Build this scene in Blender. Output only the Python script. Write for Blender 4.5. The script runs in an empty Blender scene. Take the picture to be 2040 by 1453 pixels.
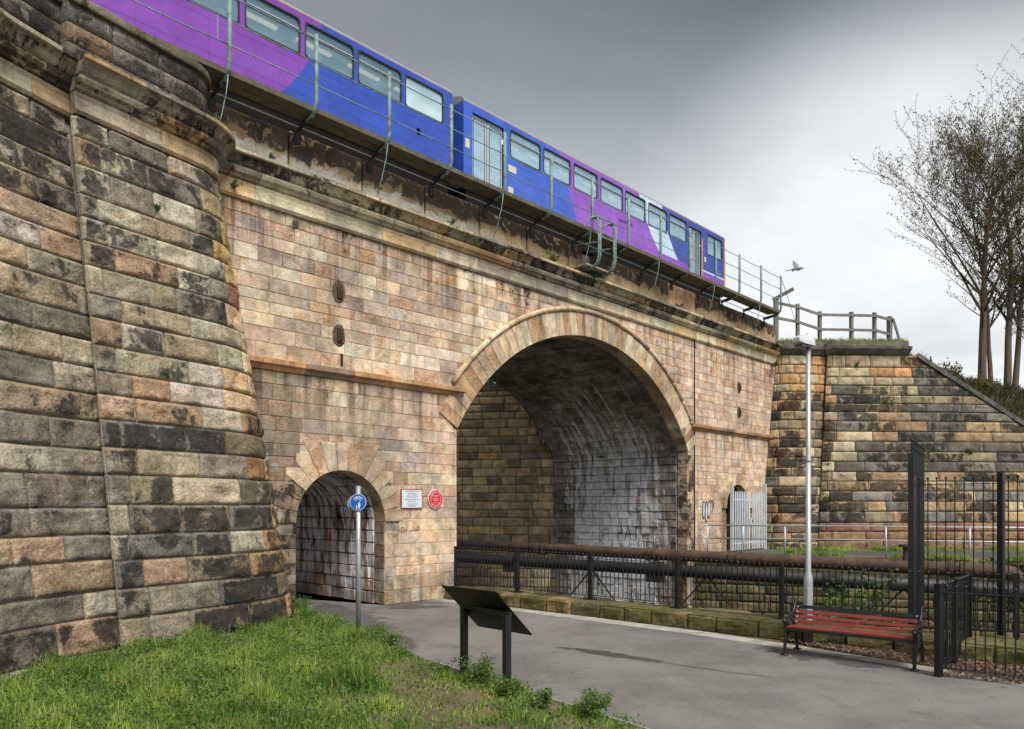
import bpy, math, random
import numpy as np
from mathutils import Vector, Matrix, noise
R = math.radians
scene = bpy.context.scene
col = scene.collection

# ------------------------------------------------------------------ camera
cd = bpy.data.cameras.new("camera"); cam = bpy.data.objects.new("camera", cd); col.objects.link(cam)
cam.location = (0, 0, 2.2); cam.rotation_euler = (R(90), 0, 0)
cd.sensor_width = 36; cd.lens = 1500 / 2040 * 36
cd.shift_y = (1008 - 726.5) / 2040
cd.clip_start = 0.1; cd.clip_end = 6000
scene.camera = cam

# ------------------------------------------------------------------ light
SUN_EL, SUN_AZ = R(52), R(152)            # azimuth clockwise from +Y
sdir = Vector((math.sin(SUN_AZ) * math.cos(SUN_EL), math.cos(SUN_AZ) * math.cos(SUN_EL), math.sin(SUN_EL)))
sl = bpy.data.lights.new("sun", 'SUN'); sun = bpy.data.objects.new("sun", sl); col.objects.link(sun)
sl.energy = 1.5; sl.angle = R(26); sl.color = (1.0, 0.965, 0.90)
sun.rotation_euler = sdir.to_track_quat('Z', 'Y').to_euler()
scene.view_settings.view_transform = 'Standard'
scene.view_settings.look = 'None'
scene.view_settings.exposure = 1.5
scene.view_settings.gamma = 1.0
scene.view_settings.use_curve_mapping = False

# ------------------------------------------------------------------ node helpers
class NT:
    def __init__(s, nt): s.nt = nt; s.n = nt.nodes; s.l = nt.links
    def node(s, t, **k):
        x = s.n.new(t)
        for a, b in k.items(): setattr(x, a, b)
        return x
    def put(s, sock, v):
        if isinstance(v, bpy.types.NodeSocket): s.l.new(v, sock)
        elif v is not None: sock.default_value = v
    def math(s, op, a, b=None, c=None, clamp=False):
        x = s.node('ShaderNodeMath', operation=op); x.use_clamp = clamp
        s.put(x.inputs[0], a)
        if b is not None: s.put(x.inputs[1], b)
        if c is not None: s.put(x.inputs[2], c)
        return x.outputs[0]
    def vmath(s, op, a, b=None):
        x = s.node('ShaderNodeVectorMath', operation=op); s.put(x.inputs[0], a)
        if b is not None: s.put(x.inputs[1], b)
        return x.outputs['Value'] if op in ('DOT_PRODUCT', 'LENGTH', 'DISTANCE') else x.outputs[0]
    def scale(s, v, vec):
        return s.vmath('MULTIPLY', v, vec)
    def noise(s, v, scale, detail=4, rough=.6, dist=0.0):
        x = s.node('ShaderNodeTexNoise'); s.put(x.inputs['Vector'], v)
        x.inputs['Scale'].default_value = scale; x.inputs['Detail'].default_value = detail
        x.inputs['Roughness'].default_value = rough; x.inputs['Distortion'].default_value = dist
        return x.outputs[0]
    def ss(s, v, a, b):                       # smoothstep-like ramp a..b -> 0..1
        x = s.node('ShaderNodeMapRange'); x.interpolation_type = 'SMOOTHSTEP'
        s.put(x.inputs[0], v); s.put(x.inputs[1], a); s.put(x.inputs[2], b)
        x.inputs[3].default_value = 0; x.inputs[4].default_value = 1
        return x.outputs[0]
    def rng(s, v, a, b, c, d):
        x = s.node('ShaderNodeMapRange'); x.clamp = True
        s.put(x.inputs[0], v)
        for i, q in enumerate((a, b, c, d)): s.put(x.inputs[i + 1], q)
        return x.outputs[0]
    def mix(s, f, a, b, mode='MIX'):
        x = s.node('ShaderNodeMix', data_type='RGBA', blend_type=mode)
        s.put(x.inputs[0], f)
        for i, v in ((6, a), (7, b)):
            s.put(x.inputs[i], (*v, 1) if isinstance(v, tuple) and len(v) == 3 else v)
        return x.outputs[2]
    def sep(s, v):
        x = s.node('ShaderNodeSeparateXYZ'); s.put(x.inputs[0], v); return x.outputs
    def bump(s, h, strength=.5, dist=.02):
        x = s.node('ShaderNodeBump'); x.inputs['Strength'].default_value = strength
        x.inputs['Distance'].default_value = dist; s.put(x.inputs['Height'], h); return x.outputs[0]

def newmat(name):
    m = bpy.data.materials.new(name); m.use_nodes = True
    t = NT(m.node_tree); b = t.n['Principled BSDF']
    return m, t, b
def lin(r, g, b):
    f = lambda c: (c / 255 / 12.92) if c / 255 <= .04045 else ((c / 255 + .055) / 1.055) ** 2.4
    return (f(r), f(g), f(b))
def simple(name, c, rough=.6, metal=0.0, var=.25, nscale=6.0, bump=.2, dirt=None, dirt_amt=.5, spec=.5, coord='Object'):
    m, t, b = newmat(name)
    tc = t.node('ShaderNodeTexCoord').outputs[coord]
    n1 = t.noise(tc, nscale, 6, .65); n2 = t.noise(tc, nscale * 7, 3, .6)
    f = t.rng(n1, .3, .7, 1 - var, 1 + var * .6)
    cc = t.mix(1.0, (*c, 1), f, 'MULTIPLY')
    f2 = t.rng(n2, .3, .7, 1 - var * .4, 1 + var * .3); cc = t.mix(1.0, cc, f2, 'MULTIPLY')
    if dirt:
        dm = t.math('MULTIPLY', t.ss(t.noise(tc, nscale * .6, 7, .7, .6), .5, .64), dirt_amt)
        cc = t.mix(dm, cc, dirt)
    t.put(b.inputs['Base Color'], cc)
    b.inputs['Metallic'].default_value = metal
    t.put(b.inputs['Roughness'], t.rng(n1, .3, .7, max(.03, rough - .1), min(1, rough + .12)))
    b.inputs['Specular IOR Level'].default_value = spec
    if bump: t.put(b.inputs['Normal'], t.bump(n2, bump, .01))
    return m

# ------------------------------------------------------------------ world : heavy cloud, brighter towards the horizon
w = bpy.data.worlds.new("World"); scene.world = w; w.use_nodes = True
t = NT(w.node_tree); bg = t.n['Background']
sky = t.node('ShaderNodeTexSky', sky_type='NISHITA'); sky.sun_disc = False
sky.sun_elevation = SUN_EL; sky.sun_rotation = SUN_AZ
gen = t.node('ShaderNodeTexCoord').outputs['Generated']
nrm = t.vmath('NORMALIZE', gen)
x, y, z = t.sep(nrm)
zz = t.math('MAXIMUM', z, 0.0)
base = t.mix(t.ss(zz, .20, .60), (.71, .745, .77), (.098, .118, .140))
base = t.mix(t.ss(zz, .55, .95), base, (.40, .43, .46))            # the deck thins again overhead
bd = Vector((.55, 1, .17)).normalized()
dd = t.vmath('DOT_PRODUCT', nrm, tuple(bd))
base = t.mix(t.ss(dd, .90, .998), base, (.84, .85, .86))
# towards the left the cloud is more even
lt = t.ss(t.math('MULTIPLY', x, -1.0), -.35, .25)
base = t.mix(t.math('MULTIPLY', lt, .62), base, (.30, .31, .33))
pv = t.node('ShaderNodeCombineXYZ')
den = t.math('ADD', zz, .22)
t.put(pv.inputs[0], t.math('DIVIDE', x, den)); t.put(pv.inputs[1], t.math('DIVIDE', y, den))
c1 = t.noise(pv.outputs[0], .8, 5, .5, .5); c2 = t.noise(pv.outputs[0], 2.6, 5, .55, .3)
cm = t.math('ADD', t.math('MULTIPLY', c1, .75), t.math('MULTIPLY', c2, .25))
cl = t.mix(1.0, base, t.rng(cm, .34, .66, .74, 1.2), 'MULTIPLY')
nis = t.mix(1.0, sky.outputs[0], (.1, .1, .1), 'MULTIPLY')
final = t.mix(.94, nis, cl)
t.put(bg.inputs[0], final); bg.inputs[1].default_value = .455

# ------------------------------------------------------------------ object helpers
def tag(o, label=None, cat=None, group=None, kind=None):
    if label: o['label'] = label
    if cat: o['category'] = cat
    if group: o['group'] = group
    if kind: o['kind'] = kind
    return o
def thing(name, label, cat, loc=(0, 0, 0), rz=0.0, group=None):
    o = bpy.data.objects.new(name, None); col.objects.link(o)
    o.location = loc; o.rotation_euler = (0, 0, rz); o.empty_display_size = .2
    return tag(o, label, cat, group)
def root_mat(p):
    m = Matrix.Identity(4)
    while p is not None:
        m = Matrix.Translation(p.location) @ p.rotation_euler.to_matrix().to_4x4() @ m
        p = p.parent
    return m
KR = random.Random(99)
class MB:
    def __init__(s): s.v = []; s.f = []; s.c = []; s.m = []; s.k = []; s.sm = False
    def add(s, vs, fs, tint=None, mi=0):
        o = len(s.v); s.v += [tuple(p) for p in vs]; s.f += [tuple(i + o for i in f) for f in fs]
        s.m += [mi] * len(fs)
        if tint is not None:
            s.c += list(tint) if isinstance(tint, list) else [tint] * len(vs); s.k += [KR.random()] * len(vs)
        return s
    def box(s, c, sz, rz=0.0, mi=0, tint=None, M=None):
        x, y, z = sz[0] / 2, sz[1] / 2, sz[2] / 2
        ps = [Vector((a * x, b * y, d * z)) for d in (-1, 1) for a, b in ((-1, -1), (1, -1), (1, 1), (-1, 1))]
        if M is None: M = Matrix.Rotation(rz, 3, 'Z')
        ps = [M @ p + Vector(c) for p in ps]
        return s.add(ps, [(3, 2, 1, 0), (4, 5, 6, 7), (0, 1, 5, 4), (1, 2, 6, 5), (2, 3, 7, 6), (3, 0, 4, 7)], tint, mi)
    def bar(s, a, b, w, h=None, up=(0, 0, 1), tint=None):
        a, b = Vector(a), Vector(b); h = h or w; d = (b - a)
        L = d.length; d.normalize(); up = Vector(up)
        if abs(d.dot(up)) > .98: up = Vector((1, 0, 0)) if abs(d.x) < .9 else Vector((0, 1, 0))
        sx = d.cross(up).normalized(); uz = sx.cross(d)
        M = Matrix((d, sx, uz)).transposed()
        return s.box((a + b) / 2, (L, w, h), M=M, tint=tint)
    def tube(s, pts, rad, n=8, cap=True, tint=None, flat=1.0):
        pts = [Vector(p) for p in pts]; k = len(pts)
        if not hasattr(rad, '__len__'): rad = [rad] * k
        ref = None; vs = []; fs = []
        for i, p in enumerate(pts):
            d = (pts[min(i + 1, k - 1)] - pts[max(i - 1, 0)]).normalized()
            if ref is None:
                ref = Vector((0, 0, 1)) if abs(d.z) < .9 else Vector((1, 0, 0))
            u = (ref - d * ref.dot(d)).normalized(); v = d.cross(u); ref = u
            for j in range(n):
                a = 2 * math.pi * j / n
                vs.append(p + (u * math.cos(a) + v * math.sin(a) * flat) * rad[i])
        for i in range(k - 1):
            for j in range(n):
                a, b = i * n + j, i * n + (j + 1) % n
                fs.append((a, b, b + n, a + n))
        if cap: fs += [tuple(range(n))[::-1], tuple(range((k - 1) * n, k * n))]
        return s.add(vs, fs, tint)
    def lathe(s, c, prof, n=12):
        vs = []; fs = []; k = len(prof)
        for r, z in prof:
            for j in range(n):
                a = 2 * math.pi * j / n; vs.append((c[0] + r * math.cos(a), c[1] + r * math.sin(a), c[2] + z))
        for i in range(k - 1):
            for j in range(n):
                a, b = i * n + j, i * n + (j + 1) % n; fs.append((a, b, b + n, a + n))
        fs += [tuple(range(n))[::-1], tuple(range((k - 1) * n, k * n))]
        return s.add(vs, fs)
    def build(s, name, mat, parent=None, world=False, smooth=None):
        me = bpy.data.meshes.new(name)
        vs = s.v
        if world and parent is not None:
            inv = root_mat(parent).inverted(); vs = [tuple(inv @ Vector(p)) for p in vs]
        me.from_pydata(vs, [], s.f)
        for mm in (mat if isinstance(mat, (list, tuple)) else [mat]): me.materials.append(mm)
        if any(s.m): me.polygons.foreach_set('material_index', s.m)
        if s.c and len(s.c) == len(s.v):
            at = me.color_attributes.new('tint', 'FLOAT_COLOR', 'POINT')
            at.data.foreach_set('color', np.array(s.c, dtype=np.float32).ravel())
            ka = me.attributes.new('key', 'FLOAT', 'POINT'); ka.data.foreach_set('value', np.array(s.k, dtype=np.float32))
        if s.sm if smooth is None else smooth: me.polygons.foreach_set('use_smooth', [True] * len(me.polygons))
        me.update()
        o = bpy.data.objects.new(name, me); col.objects.link(o)
        if parent is not None: o.parent = parent
        return o
def npmesh(name, V, F, mat, parent=None, tint=None, smooth=False):
    me = bpy.data.meshes.new(name)
    V = np.asarray(V, np.float32); F = np.asarray(F, np.int32); k = F.shape[1]
    me.vertices.add(len(V)); me.vertices.foreach_set('co', V.ravel())
    me.loops.add(F.size); me.loops.foreach_set('vertex_index', F.ravel())
    me.polygons.add(len(F)); me.polygons.foreach_set('loop_start', np.arange(0, F.size, k, dtype=np.int32))
    me.update(calc_edges=True); me.validate()
    me.materials.append(mat)
    if tint is not None:
        at = me.color_attributes.new('tint', 'FLOAT_COLOR', 'POINT')
        at.data.foreach_set('color', np.asarray(tint, np.float32).ravel())
    if smooth: me.polygons.foreach_set('use_smooth', [True] * len(me.polygons))
    o = bpy.data.objects.new(name, me); col.objects.link(o)
    if parent is not None: o.parent = parent
    return o
def text_part(body, size, parent, mat, loc, rot, name='lettering', align='CENTER', extrude=.001, sx=1.0):
    c = bpy.data.curves.new(name, 'FONT'); c.body = body; c.size = size; c.align_x = align; c.align_y = 'CENTER'
    c.extrude = extrude; c.offset = .0
    tmp = bpy.data.objects.new(name, c); col.objects.link(tmp)
    bpy.context.view_layer.update()
    me = bpy.data.meshes.new_from_object(tmp); bpy.data.objects.remove(tmp)
    me.materials.clear(); me.materials.append(mat)
    o = bpy.data.objects.new(name, me); col.objects.link(o); o.parent = parent
    o.location = loc; o.rotation_euler = rot; o.scale = (sx, 1, 1)
    return o

# projection of a world point, used only to rank which stones show largest
def proj(p):
    if p[1] < .5: return None
    return 1020 + 1500 * p[0] / p[1], 1008 - 1500 * (p[2] - 2.2) / p[1]

# ------------------------------------------------------------------ stone material
def stone_mat(name, bump=.5, soot=(.014, .013, .012), grain=.8, moss=0.0, streak=None, veins=.55, gscale=1.0, wet=0.0, tone=1.0, efflo=.35):
    m, t, b = newmat(name)
    at = t.node('ShaderNodeAttribute', attribute_name='tint')
    pos = t.node('ShaderNodeNewGeometry').outputs['Position']
    kf = t.node('ShaderNodeAttribute', attribute_name='key').outputs['Fac']; kv = t.node('ShaderNodeCombineXYZ')
    for i_, f_ in enumerate((57.0, 83.0, 41.0)): t.put(kv.inputs[i_], t.math('MULTIPLY', kf, f_))
    off = kv.outputs[0]
    pj = t.vmath('ADD', pos, off)
    c = at.outputs['Color']
    if tone != 1.0: c = t.mix(1.0, c, (tone, tone, tone), 'MULTIPLY')
    # broad blotches and iron banding inside each stone
    bl = t.noise(pj, 2.6, 5, .6, .4)
    c = t.mix(1.0, c, t.rng(bl, .28, .72, .55, 1.38), 'MULTIPLY')
    pf = t.vmath('MULTIPLY', pj, (1.0, 1.0, 2.6))
    cn = t.noise(pf, 1.3, 2, .45, .9)
    wvv = t.math('SINE', t.math('MULTIPLY', cn, 70.0))
    vm = t.math('MULTIPLY', t.ss(wvv, -.1, 1.0), t.ss(t.noise(t.vmath('ADD', t.scale(pos, (.6, .6, .6)), off), .8, 2, .5), .53, .60))
    vm = t.math('MULTIPLY', vm, veins)
    c = t.mix(vm, c, t.mix(1.0, c, (.92, .58, .36), 'MULTIPLY'))
    iro = t.math('MULTIPLY', t.ss(t.noise(pj, 1.5, 5, .6, .8), .52, .70), veins * .8)
    c = t.mix(iro, c, t.mix(1.0, c, (1.0, .74, .50), 'MULTIPLY'))
    c = t.mix(t.math('MULTIPLY', t.ss(t.noise(pj, 5.5, 4, .6, .8), .60, .74), .45), c, t.mix(.5, c, (.75, .72, .66)))
    gr = t.noise(pos, 38 * gscale, 4, .7)
    c = t.mix(1.0, c, t.rng(gr, .28, .72, 1 - .42 * grain, 1 + .34 * grain), 'MULTIPLY')
    pit = t.noise(pos, 14 * gscale, 5, .65, .3)
    c = t.mix(t.math('MULTIPLY', t.ss(pit, .56, .70), .62 * grain), c, t.mix(1.0, c, (.38, .36, .34), 'MULTIPLY'))
    # soot crust, amount per stone in the attribute's alpha
    ps = t.vmath('MULTIPLY', pos, (1.0, 1.0, .75))
    sn = t.math('ADD', t.math('MULTIPLY', t.noise(ps, 1.9, 9, .70, .5), .74), t.math('MULTIPLY', t.noise(pj, 3.8, 6, .7, .9), .26))
    al = at.outputs['Alpha']
    th = t.math('SUBTRACT', .76, t.math('MULTIPLY', al, .46))
    sn = t.math('ADD', sn, t.math('MULTIPLY', t.math('SUBTRACT', t.noise(pos, 17, 5, .75), .5), .16))
    sm = t.ss(sn, th, t.math('ADD', th, .05))
    sm = t.math('MULTIPLY', sm, t.rng(pit, .35, .7, .96, .62))
    c = t.mix(sm, c, soot)
    grey = t.ss(sn, t.math('SUBTRACT', th, .10), t.math('ADD', th, .02))
    c = t.mix(t.math('MULTIPLY', grey, .35), c, t.mix(1.0, c, (.42, .41, .40), 'MULTIPLY'))
    big = t.noise(t.scale(pos, (1.0, 1.0, .6)), .75, 5, .62, .5)
    c = t.mix(1.0, c, t.rng(big, .32, .68, .68, 1.22), 'MULTIPLY')
    ef = t.math('MULTIPLY', t.ss(t.noise(t.scale(pos, (1.0, 1.0, .8)), 2.3, 8, .75, .4), .585, .66), efflo)
    c = t.mix(ef, c, (.56, .54, .52))
    # rain streaks
    pr = t.vmath('MULTIPLY', pos, (3.0, 3.0, .22))
    rs = t.ss(t.noise(pr, 1.5, 4, .55), .54, .72)
    c = t.mix(t.math('MULTIPLY', rs, .42), c, t.mix(1.0, c, (.45, .42, .40), 'MULTIPLY'))
    if streak is not None: c = streak(t, c, pos)
    if moss:
        mm = t.math('MULTIPLY', t.ss(t.noise(pos, 1.7, 6, .65, .5), .62 - .25 * moss, .78 - .25 * moss), t.rng(pit, .3, .7, 1.0, .45))
        c = t.mix(mm, c, (.075, .085, .018))
    t.put(b.inputs['Base Color'], c)
    b.inputs['Roughness'].default_value = .86 - .3 * wet
    b.inputs['Specular IOR Level'].default_value = .25
    h = t.math('ADD', t.math('MULTIPLY', gr, .35), t.math('ADD', t.math('MULTIPLY', pit, .8), t.math('MULTIPLY', bl, .9)))
    rk = t.math('MULTIPLY', t.noise(pj, 6.0, 7, .65, .6), 1.8)
    h = t.math('ADD', h, rk)
    t.put(b.inputs['Normal'], t.bump(h, bump, .035))
    return m

DN = (-.7262, .6875, 0.0)         # into the bridge
def barrel_streaks(t, c, pos):
    n = t.vmath('DOT_PRODUCT', pos, DN)           # n = this - 13.508
    n = t.math('SUBTRACT', n, 13.508)
    z = t.sep(pos)[2]
    cx = t.node('ShaderNodeCombineXYZ'); t.put(cx.inputs[0], t.math('MULTIPLY', n, 2.4)); t.put(cx.inputs[2], t.math('MULTIPLY', z, .28))
    s1 = t.noise(cx.outputs[0], 1.6, 6, .7, .35)
    n = t.math('ADD', n, t.math('MULTIPLY', t.math('SUBTRACT', t.noise(pos, 1.1, 6, .7), .5), 2.4))
    # crown black and green, lime runs in the middle of the tunnel
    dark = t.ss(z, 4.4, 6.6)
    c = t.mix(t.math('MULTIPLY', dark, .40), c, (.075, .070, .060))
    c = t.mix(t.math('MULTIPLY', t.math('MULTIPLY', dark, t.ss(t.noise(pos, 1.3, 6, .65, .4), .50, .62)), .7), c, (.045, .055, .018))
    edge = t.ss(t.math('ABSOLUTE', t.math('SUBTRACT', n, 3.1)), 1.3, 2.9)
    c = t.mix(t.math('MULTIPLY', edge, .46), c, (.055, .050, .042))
    mid = t.math('MULTIPLY', t.math('SUBTRACT', 1.0, edge), t.ss(z, 9.0, 3.8))
    thr = t.math('SUBTRACT', .65, t.math('MULTIPLY', mid, t.rng(z, 2.0, 5.0, .27, .20)))
    wm = t.ss(s1, thr, t.math('ADD', thr, .09))
    cx2 = t.node('ShaderNodeCombineXYZ'); t.put(cx2.inputs[0], t.math('MULTIPLY', n, 3.1)); t.put(cx2.inputs[2], t.math('MULTIPLY', z, .35)); t.put(cx2.inputs[1], 4.0)
    s2 = t.noise(cx2.outputs[0], 1.9, 6, .72, .4)
    c = t.mix(t.math('MULTIPLY', t.ss(s2, .52, .64), .55), c, (.045, .040, .036))
    pn = t.noise(pos, 6.0, 6, .7)
    wm = t.math('MULTIPLY', wm, t.rng(pn, .32, .6, .35, .97))
    c = t.mix(wm, c, (.80, .81, .85))
    return c
def small_streaks(t, c, pos):
    n = t.math('SUBTRACT', t.vmath('DOT_PRODUCT', pos, DN), 13.508)
    z = t.sep(pos)[2]
    cx = t.node('ShaderNodeCombineXYZ'); t.put(cx.inputs[0], t.math('MULTIPLY', n, 2.8)); t.put(cx.inputs[2], t.math('MULTIPLY', z, .55))
    s1 = t.noise(cx.outputs[0], 1.7, 6, .7, .5)
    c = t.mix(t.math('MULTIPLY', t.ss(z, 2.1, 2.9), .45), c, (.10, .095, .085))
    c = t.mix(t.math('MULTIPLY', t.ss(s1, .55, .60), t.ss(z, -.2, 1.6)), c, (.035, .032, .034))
    c = t.mix(t.math('MULTIPLY', t.math('MULTIPLY', t.ss(s1, .53, .46), t.ss(z, -.2, .8)), .97), c, (.88, .87, .92))
    return c

def drips(t, c, pos):
    z = t.sep(pos)[2]
    f = t.noise(t.vmath('MULTIPLY', pos, (2.6, 2.6, .16)), 1.6, 5, .6)
    m1 = t.math('MAXIMUM', t.math('MULTIPLY', t.ss(z, 6.0, 8.0), t.ss(z, 8.3, 8.0)), t.math('MULTIPLY', t.ss(z, 3.2, 4.85), t.ss(z, 4.9, 4.84)))
    m2 = t.math('MULTIPLY', t.ss(z, 1.4, -.1), .8)
    k = t.math('MULTIPLY', t.ss(f, .47, .62), t.math('MAXIMUM', m1, m2))
    return t.mix(t.math('MULTIPLY', k, .72), c, t.mix(1.0, c, (.30, .27, .25), 'MULTIPLY'))
M_ash = stone_mat('ashlar_sandstone', streak=drips, efflo=.6, bump=.6, gscale=1.3, veins=.8)
M_rock = stone_mat('rock_faced_sandstone', grain=1.1, bump=1.0, gscale=.8, veins=.4, soot=(.034, .033, .031))
M_rockr = stone_mat('rock_faced_sandstone_far', bump=.8, gscale=.7, veins=.5, soot=(.022, .021, .020))
M_cor = stone_mat('cornice_sandstone', bump=.4, veins=.5)
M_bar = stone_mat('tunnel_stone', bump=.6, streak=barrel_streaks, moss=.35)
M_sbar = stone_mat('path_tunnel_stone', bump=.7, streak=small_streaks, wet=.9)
M_moss = stone_mat('mossy_stone', bump=.8, moss=.72)
M_brn = stone_mat('brown_rock_stone', bump=.8, moss=.1)
M_mort = simple('lime_mortar', (.36, .32, .26), .95, var=.5, nscale=3, bump=.5, dirt=(.03, .028, .025), dirt_amt=.8)
M_mortd = simple('dark_mortar', (.10, .086, .068), .95, var=.5, nscale=3, bump=.5, dirt=(.02, .02, .018), dirt_amt=.8)

# ------------------------------------------------------------------ stone geometry
rnd = random.Random(11); PR = []
def grid_stone(M, a0b, a1b, a0t, a1t, z0, z1, nu, nv, bulge, rough, depth=.07, seed=0.0, edge=.012, tilt=0.0):
    """one block as a curved, chamfered or rock-faced slab; M(a,z,out) maps into the wall."""
    W = max(a1b - a0b, a1t - a0t); H = z1 - z0
    eu = min(.3, edge / max(W, .05)); ev = min(.3, edge / max(H, .05))
    us = [0, eu] + [eu + (1 - 2 * eu) * i / (nu - 1) for i in range(1, nu - 1)] + [1 - eu, 1]
    vs_ = [0, ev] + [ev + (1 - 2 * ev) * i / (nv - 1) for i in range(1, nv - 1)] + [1 - ev, 1]
    V = []; F = []; PR.clear()
    for j, v in enumerate(vs_):
        z = z0 + H * v; la = a0b + (a0t - a0b) * v; ra = a1b + (a1t - a1b) * v
        for i, u in enumerate(us):
            a = la + (ra - la) * u
            du = min(u, 1 - u) * W; dv = min(v, 1 - v) * H; d = min(du, dv)
            if d <= 1e-6: o = -edge
            else:
                p = min(1, d / (H * .11)) if rough else 1
                o = bulge * (p * (2 - p)) + tilt * (u - .5)
                if rough:
                    q = Vector((a * 2.3 + seed, z * 3.6 + seed * .7, seed))
                    o += rough * p * (1.15 * noise.noise(q) - .9 * abs(noise.noise(q * 1.7 + Vector((7, 0, 0)))) + .55 * noise.noise(q * 3.1) + .3)
                    a += rough * .35 * noise.noise(Vector((z * 5 + seed, a * 5, 3.1)))
            V.append(M(a, z, o)); PR.append(0 if d <= 1e-6 else min(1, d / (H * .15)) * (.75 + .5 * noise.noise(Vector((a * 3, z * 4, seed + 5)))))
    cu, cv = len(us), len(vs_)
    for j in range(cv - 1):
        for i in range(cu - 1):
            k = j * cu + i; F.append((k, k + 1, k + 1 + cu, k + cu))
    ring = [i for i in range(cu)] + [j * cu + cu - 1 for j in range(1, cv)] + [(cv - 1) * cu + i for i in range(cu - 2, -1, -1)] + [j * cu for j in range(cv - 2, 0, -1)]
    def az(k):
        j, i = divmod(k, cu); v = vs_[j]; la = a0b + (a0t - a0b) * v; ra = a1b + (a1t - a1b) * v
        return la + (ra - la) * us[i], z0 + H * v
    o0 = len(V)
    for k in ring:
        a, z = az(k); V.append(M(a, z, -depth))
    m = len(ring)
    for q in range(m):
        F.append((ring[(q + 1) % m], ring[q], o0 + q, o0 + (q + 1) % m))
    return V, F
def emit(stones, parent, mat, world=True, limit=300, name='stone', smooth=True):
    """stones: list of (V, F, tint). The largest in view become objects, the others one joined part."""
    rm = root_mat(parent) if not world else Matrix.Identity(4)
    sc_ = []
    for i, (V, F, c) in enumerate(stones):
        pr = [proj(rm @ Vector(V[k])) for k in (0, len(V) // 3, len(V) // 2, len(V) - 1)]
        cen = rm @ (sum((Vector(p) for p in V[::max(1, len(V) // 6)]), Vector()) / len(V[::max(1, len(V) // 6)]))
        q = proj(cen); a = 0
        if q and all(pr) and -60 < q[0] < 2100 and -60 < q[1] < 1500:
            xs = [p[0] for p in pr]; ys = [p[1] for p in pr]; a = (max(xs) - min(xs) + 1) * (max(ys) - min(ys) + 1)
        sc_.append((a, i))
    sc_.sort(reverse=True)
    big = {i for a, i in sc_[:limit] if a > 30}
    rest = MB()
    for i, (V, F, c) in enumerate(stones):
        if i in big:
            mb = MB(); mb.add(V, F, c); mb.build(name, mat, parent, world=world, smooth=smooth)
        else: rest.add(V, F, c)
    if rest.v:
        o = rest.build('stonework' if name == 'stone' else name, mat, parent, world=world, smooth=smooth); o['kind'] = 'stuff'
def pick(pal, rr):
    c, wt = zip(*pal); c = rr.choices(c, wt)[0]
    j = rr.uniform(.86, 1.14); return tuple(min(.85, q * j * rr.uniform(.96, 1.04)) for q in c)

# ------------------------------------------------------------------ bridge frame of reference
P0 = Vector((-2.82, 16.67, 0)); D = Vector((.6875, .7262, 0)); N = Vector((-.7262, .6875, 0))
ANG = math.atan2(.7262, .6875)
def Wp(s, n, z): return P0 + D * s + N * n + Vector((0, 0, z))
ZC, RC, SC = .84, 6.29, 7.55                    # big arch: centre height, radius, centre s
HS = 5.4; SPR = ZC + math.sqrt(RC * RC - HS * HS)
def circ(zc, r, z): return math.sqrt(max(0, r * r - (z - zc) ** 2))

bridge = thing('railway_bridge', 'old sandstone railway bridge with one wide river arch and a small path arch', 'bridge', P0, ANG)
PAL = [(lin(208, 190, 164), 5), (lin(200, 176, 148), 4), (lin(190, 156, 124), 1.6), (lin(176, 158, 148), 2.6), (lin(168, 160, 156), 1.3), (lin(222, 210, 188), 3.8), (lin(194, 170, 152), 2.8)]
Mw = lambda a, z, o: (a, -o, z)                 # bridge-local
# backing sheet with the openings left out
def holes(s, z0):
    """clear opening (bottom, top) at this s"""
    if abs(s - SC) < HS: return (-3, ZC + math.sqrt(RC * RC - (s - SC) ** 2))
    if abs(s + 1.09) < 1.095: return (-3, 1.85 + math.sqrt(1.095 ** 2 - (s + 1.09) ** 2))
    if abs(s - 16.65) < .9: return (-3, 2.1 + math.sqrt(.81 - (s - 16.65) ** 2))
    return None
def spandrel(n, flip):
    mb = MB(); ss_ = sorted(set([-4.6 + .35 * i for i in range(75)] + [SC + HS * math.sin(a * math.pi / 64) for a in range(-32, 33)] +
         [-1.09 + 1.095 * math.sin(a * math.pi / 20) for a in range(-10, 11)] + [16.65 + .9 * math.sin(a * math.pi / 20) for a in range(-10, 11)]))
    for a, b in zip(ss_, ss_[1:]):
        if b - a < 1e-5: continue
        h = holes((a + b) / 2, 0)
        if h: ta, tb = holes(a + 1e-4, 0) or h, holes(b - 1e-4, 0) or h; za, zb = ta[1], tb[1]
        else: za = zb = -3.0
        f = (0, 1, 2, 3) if not flip else (3, 2, 1, 0)
        mb.add([(a, n, za), (b, n, zb), (b, n, 9.0), (a, n, 9.0)], [f])
    return mb
spandrel(.03, False).build('mortar_face', M_mort, bridge)
spandrel(6.1, True).build('rear_face', M_mortd, bridge)
MB().box((8.2, 3.2, 9.35), (25.6, 5.6, .7)).build('deck', M_mortd, bridge)

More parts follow.
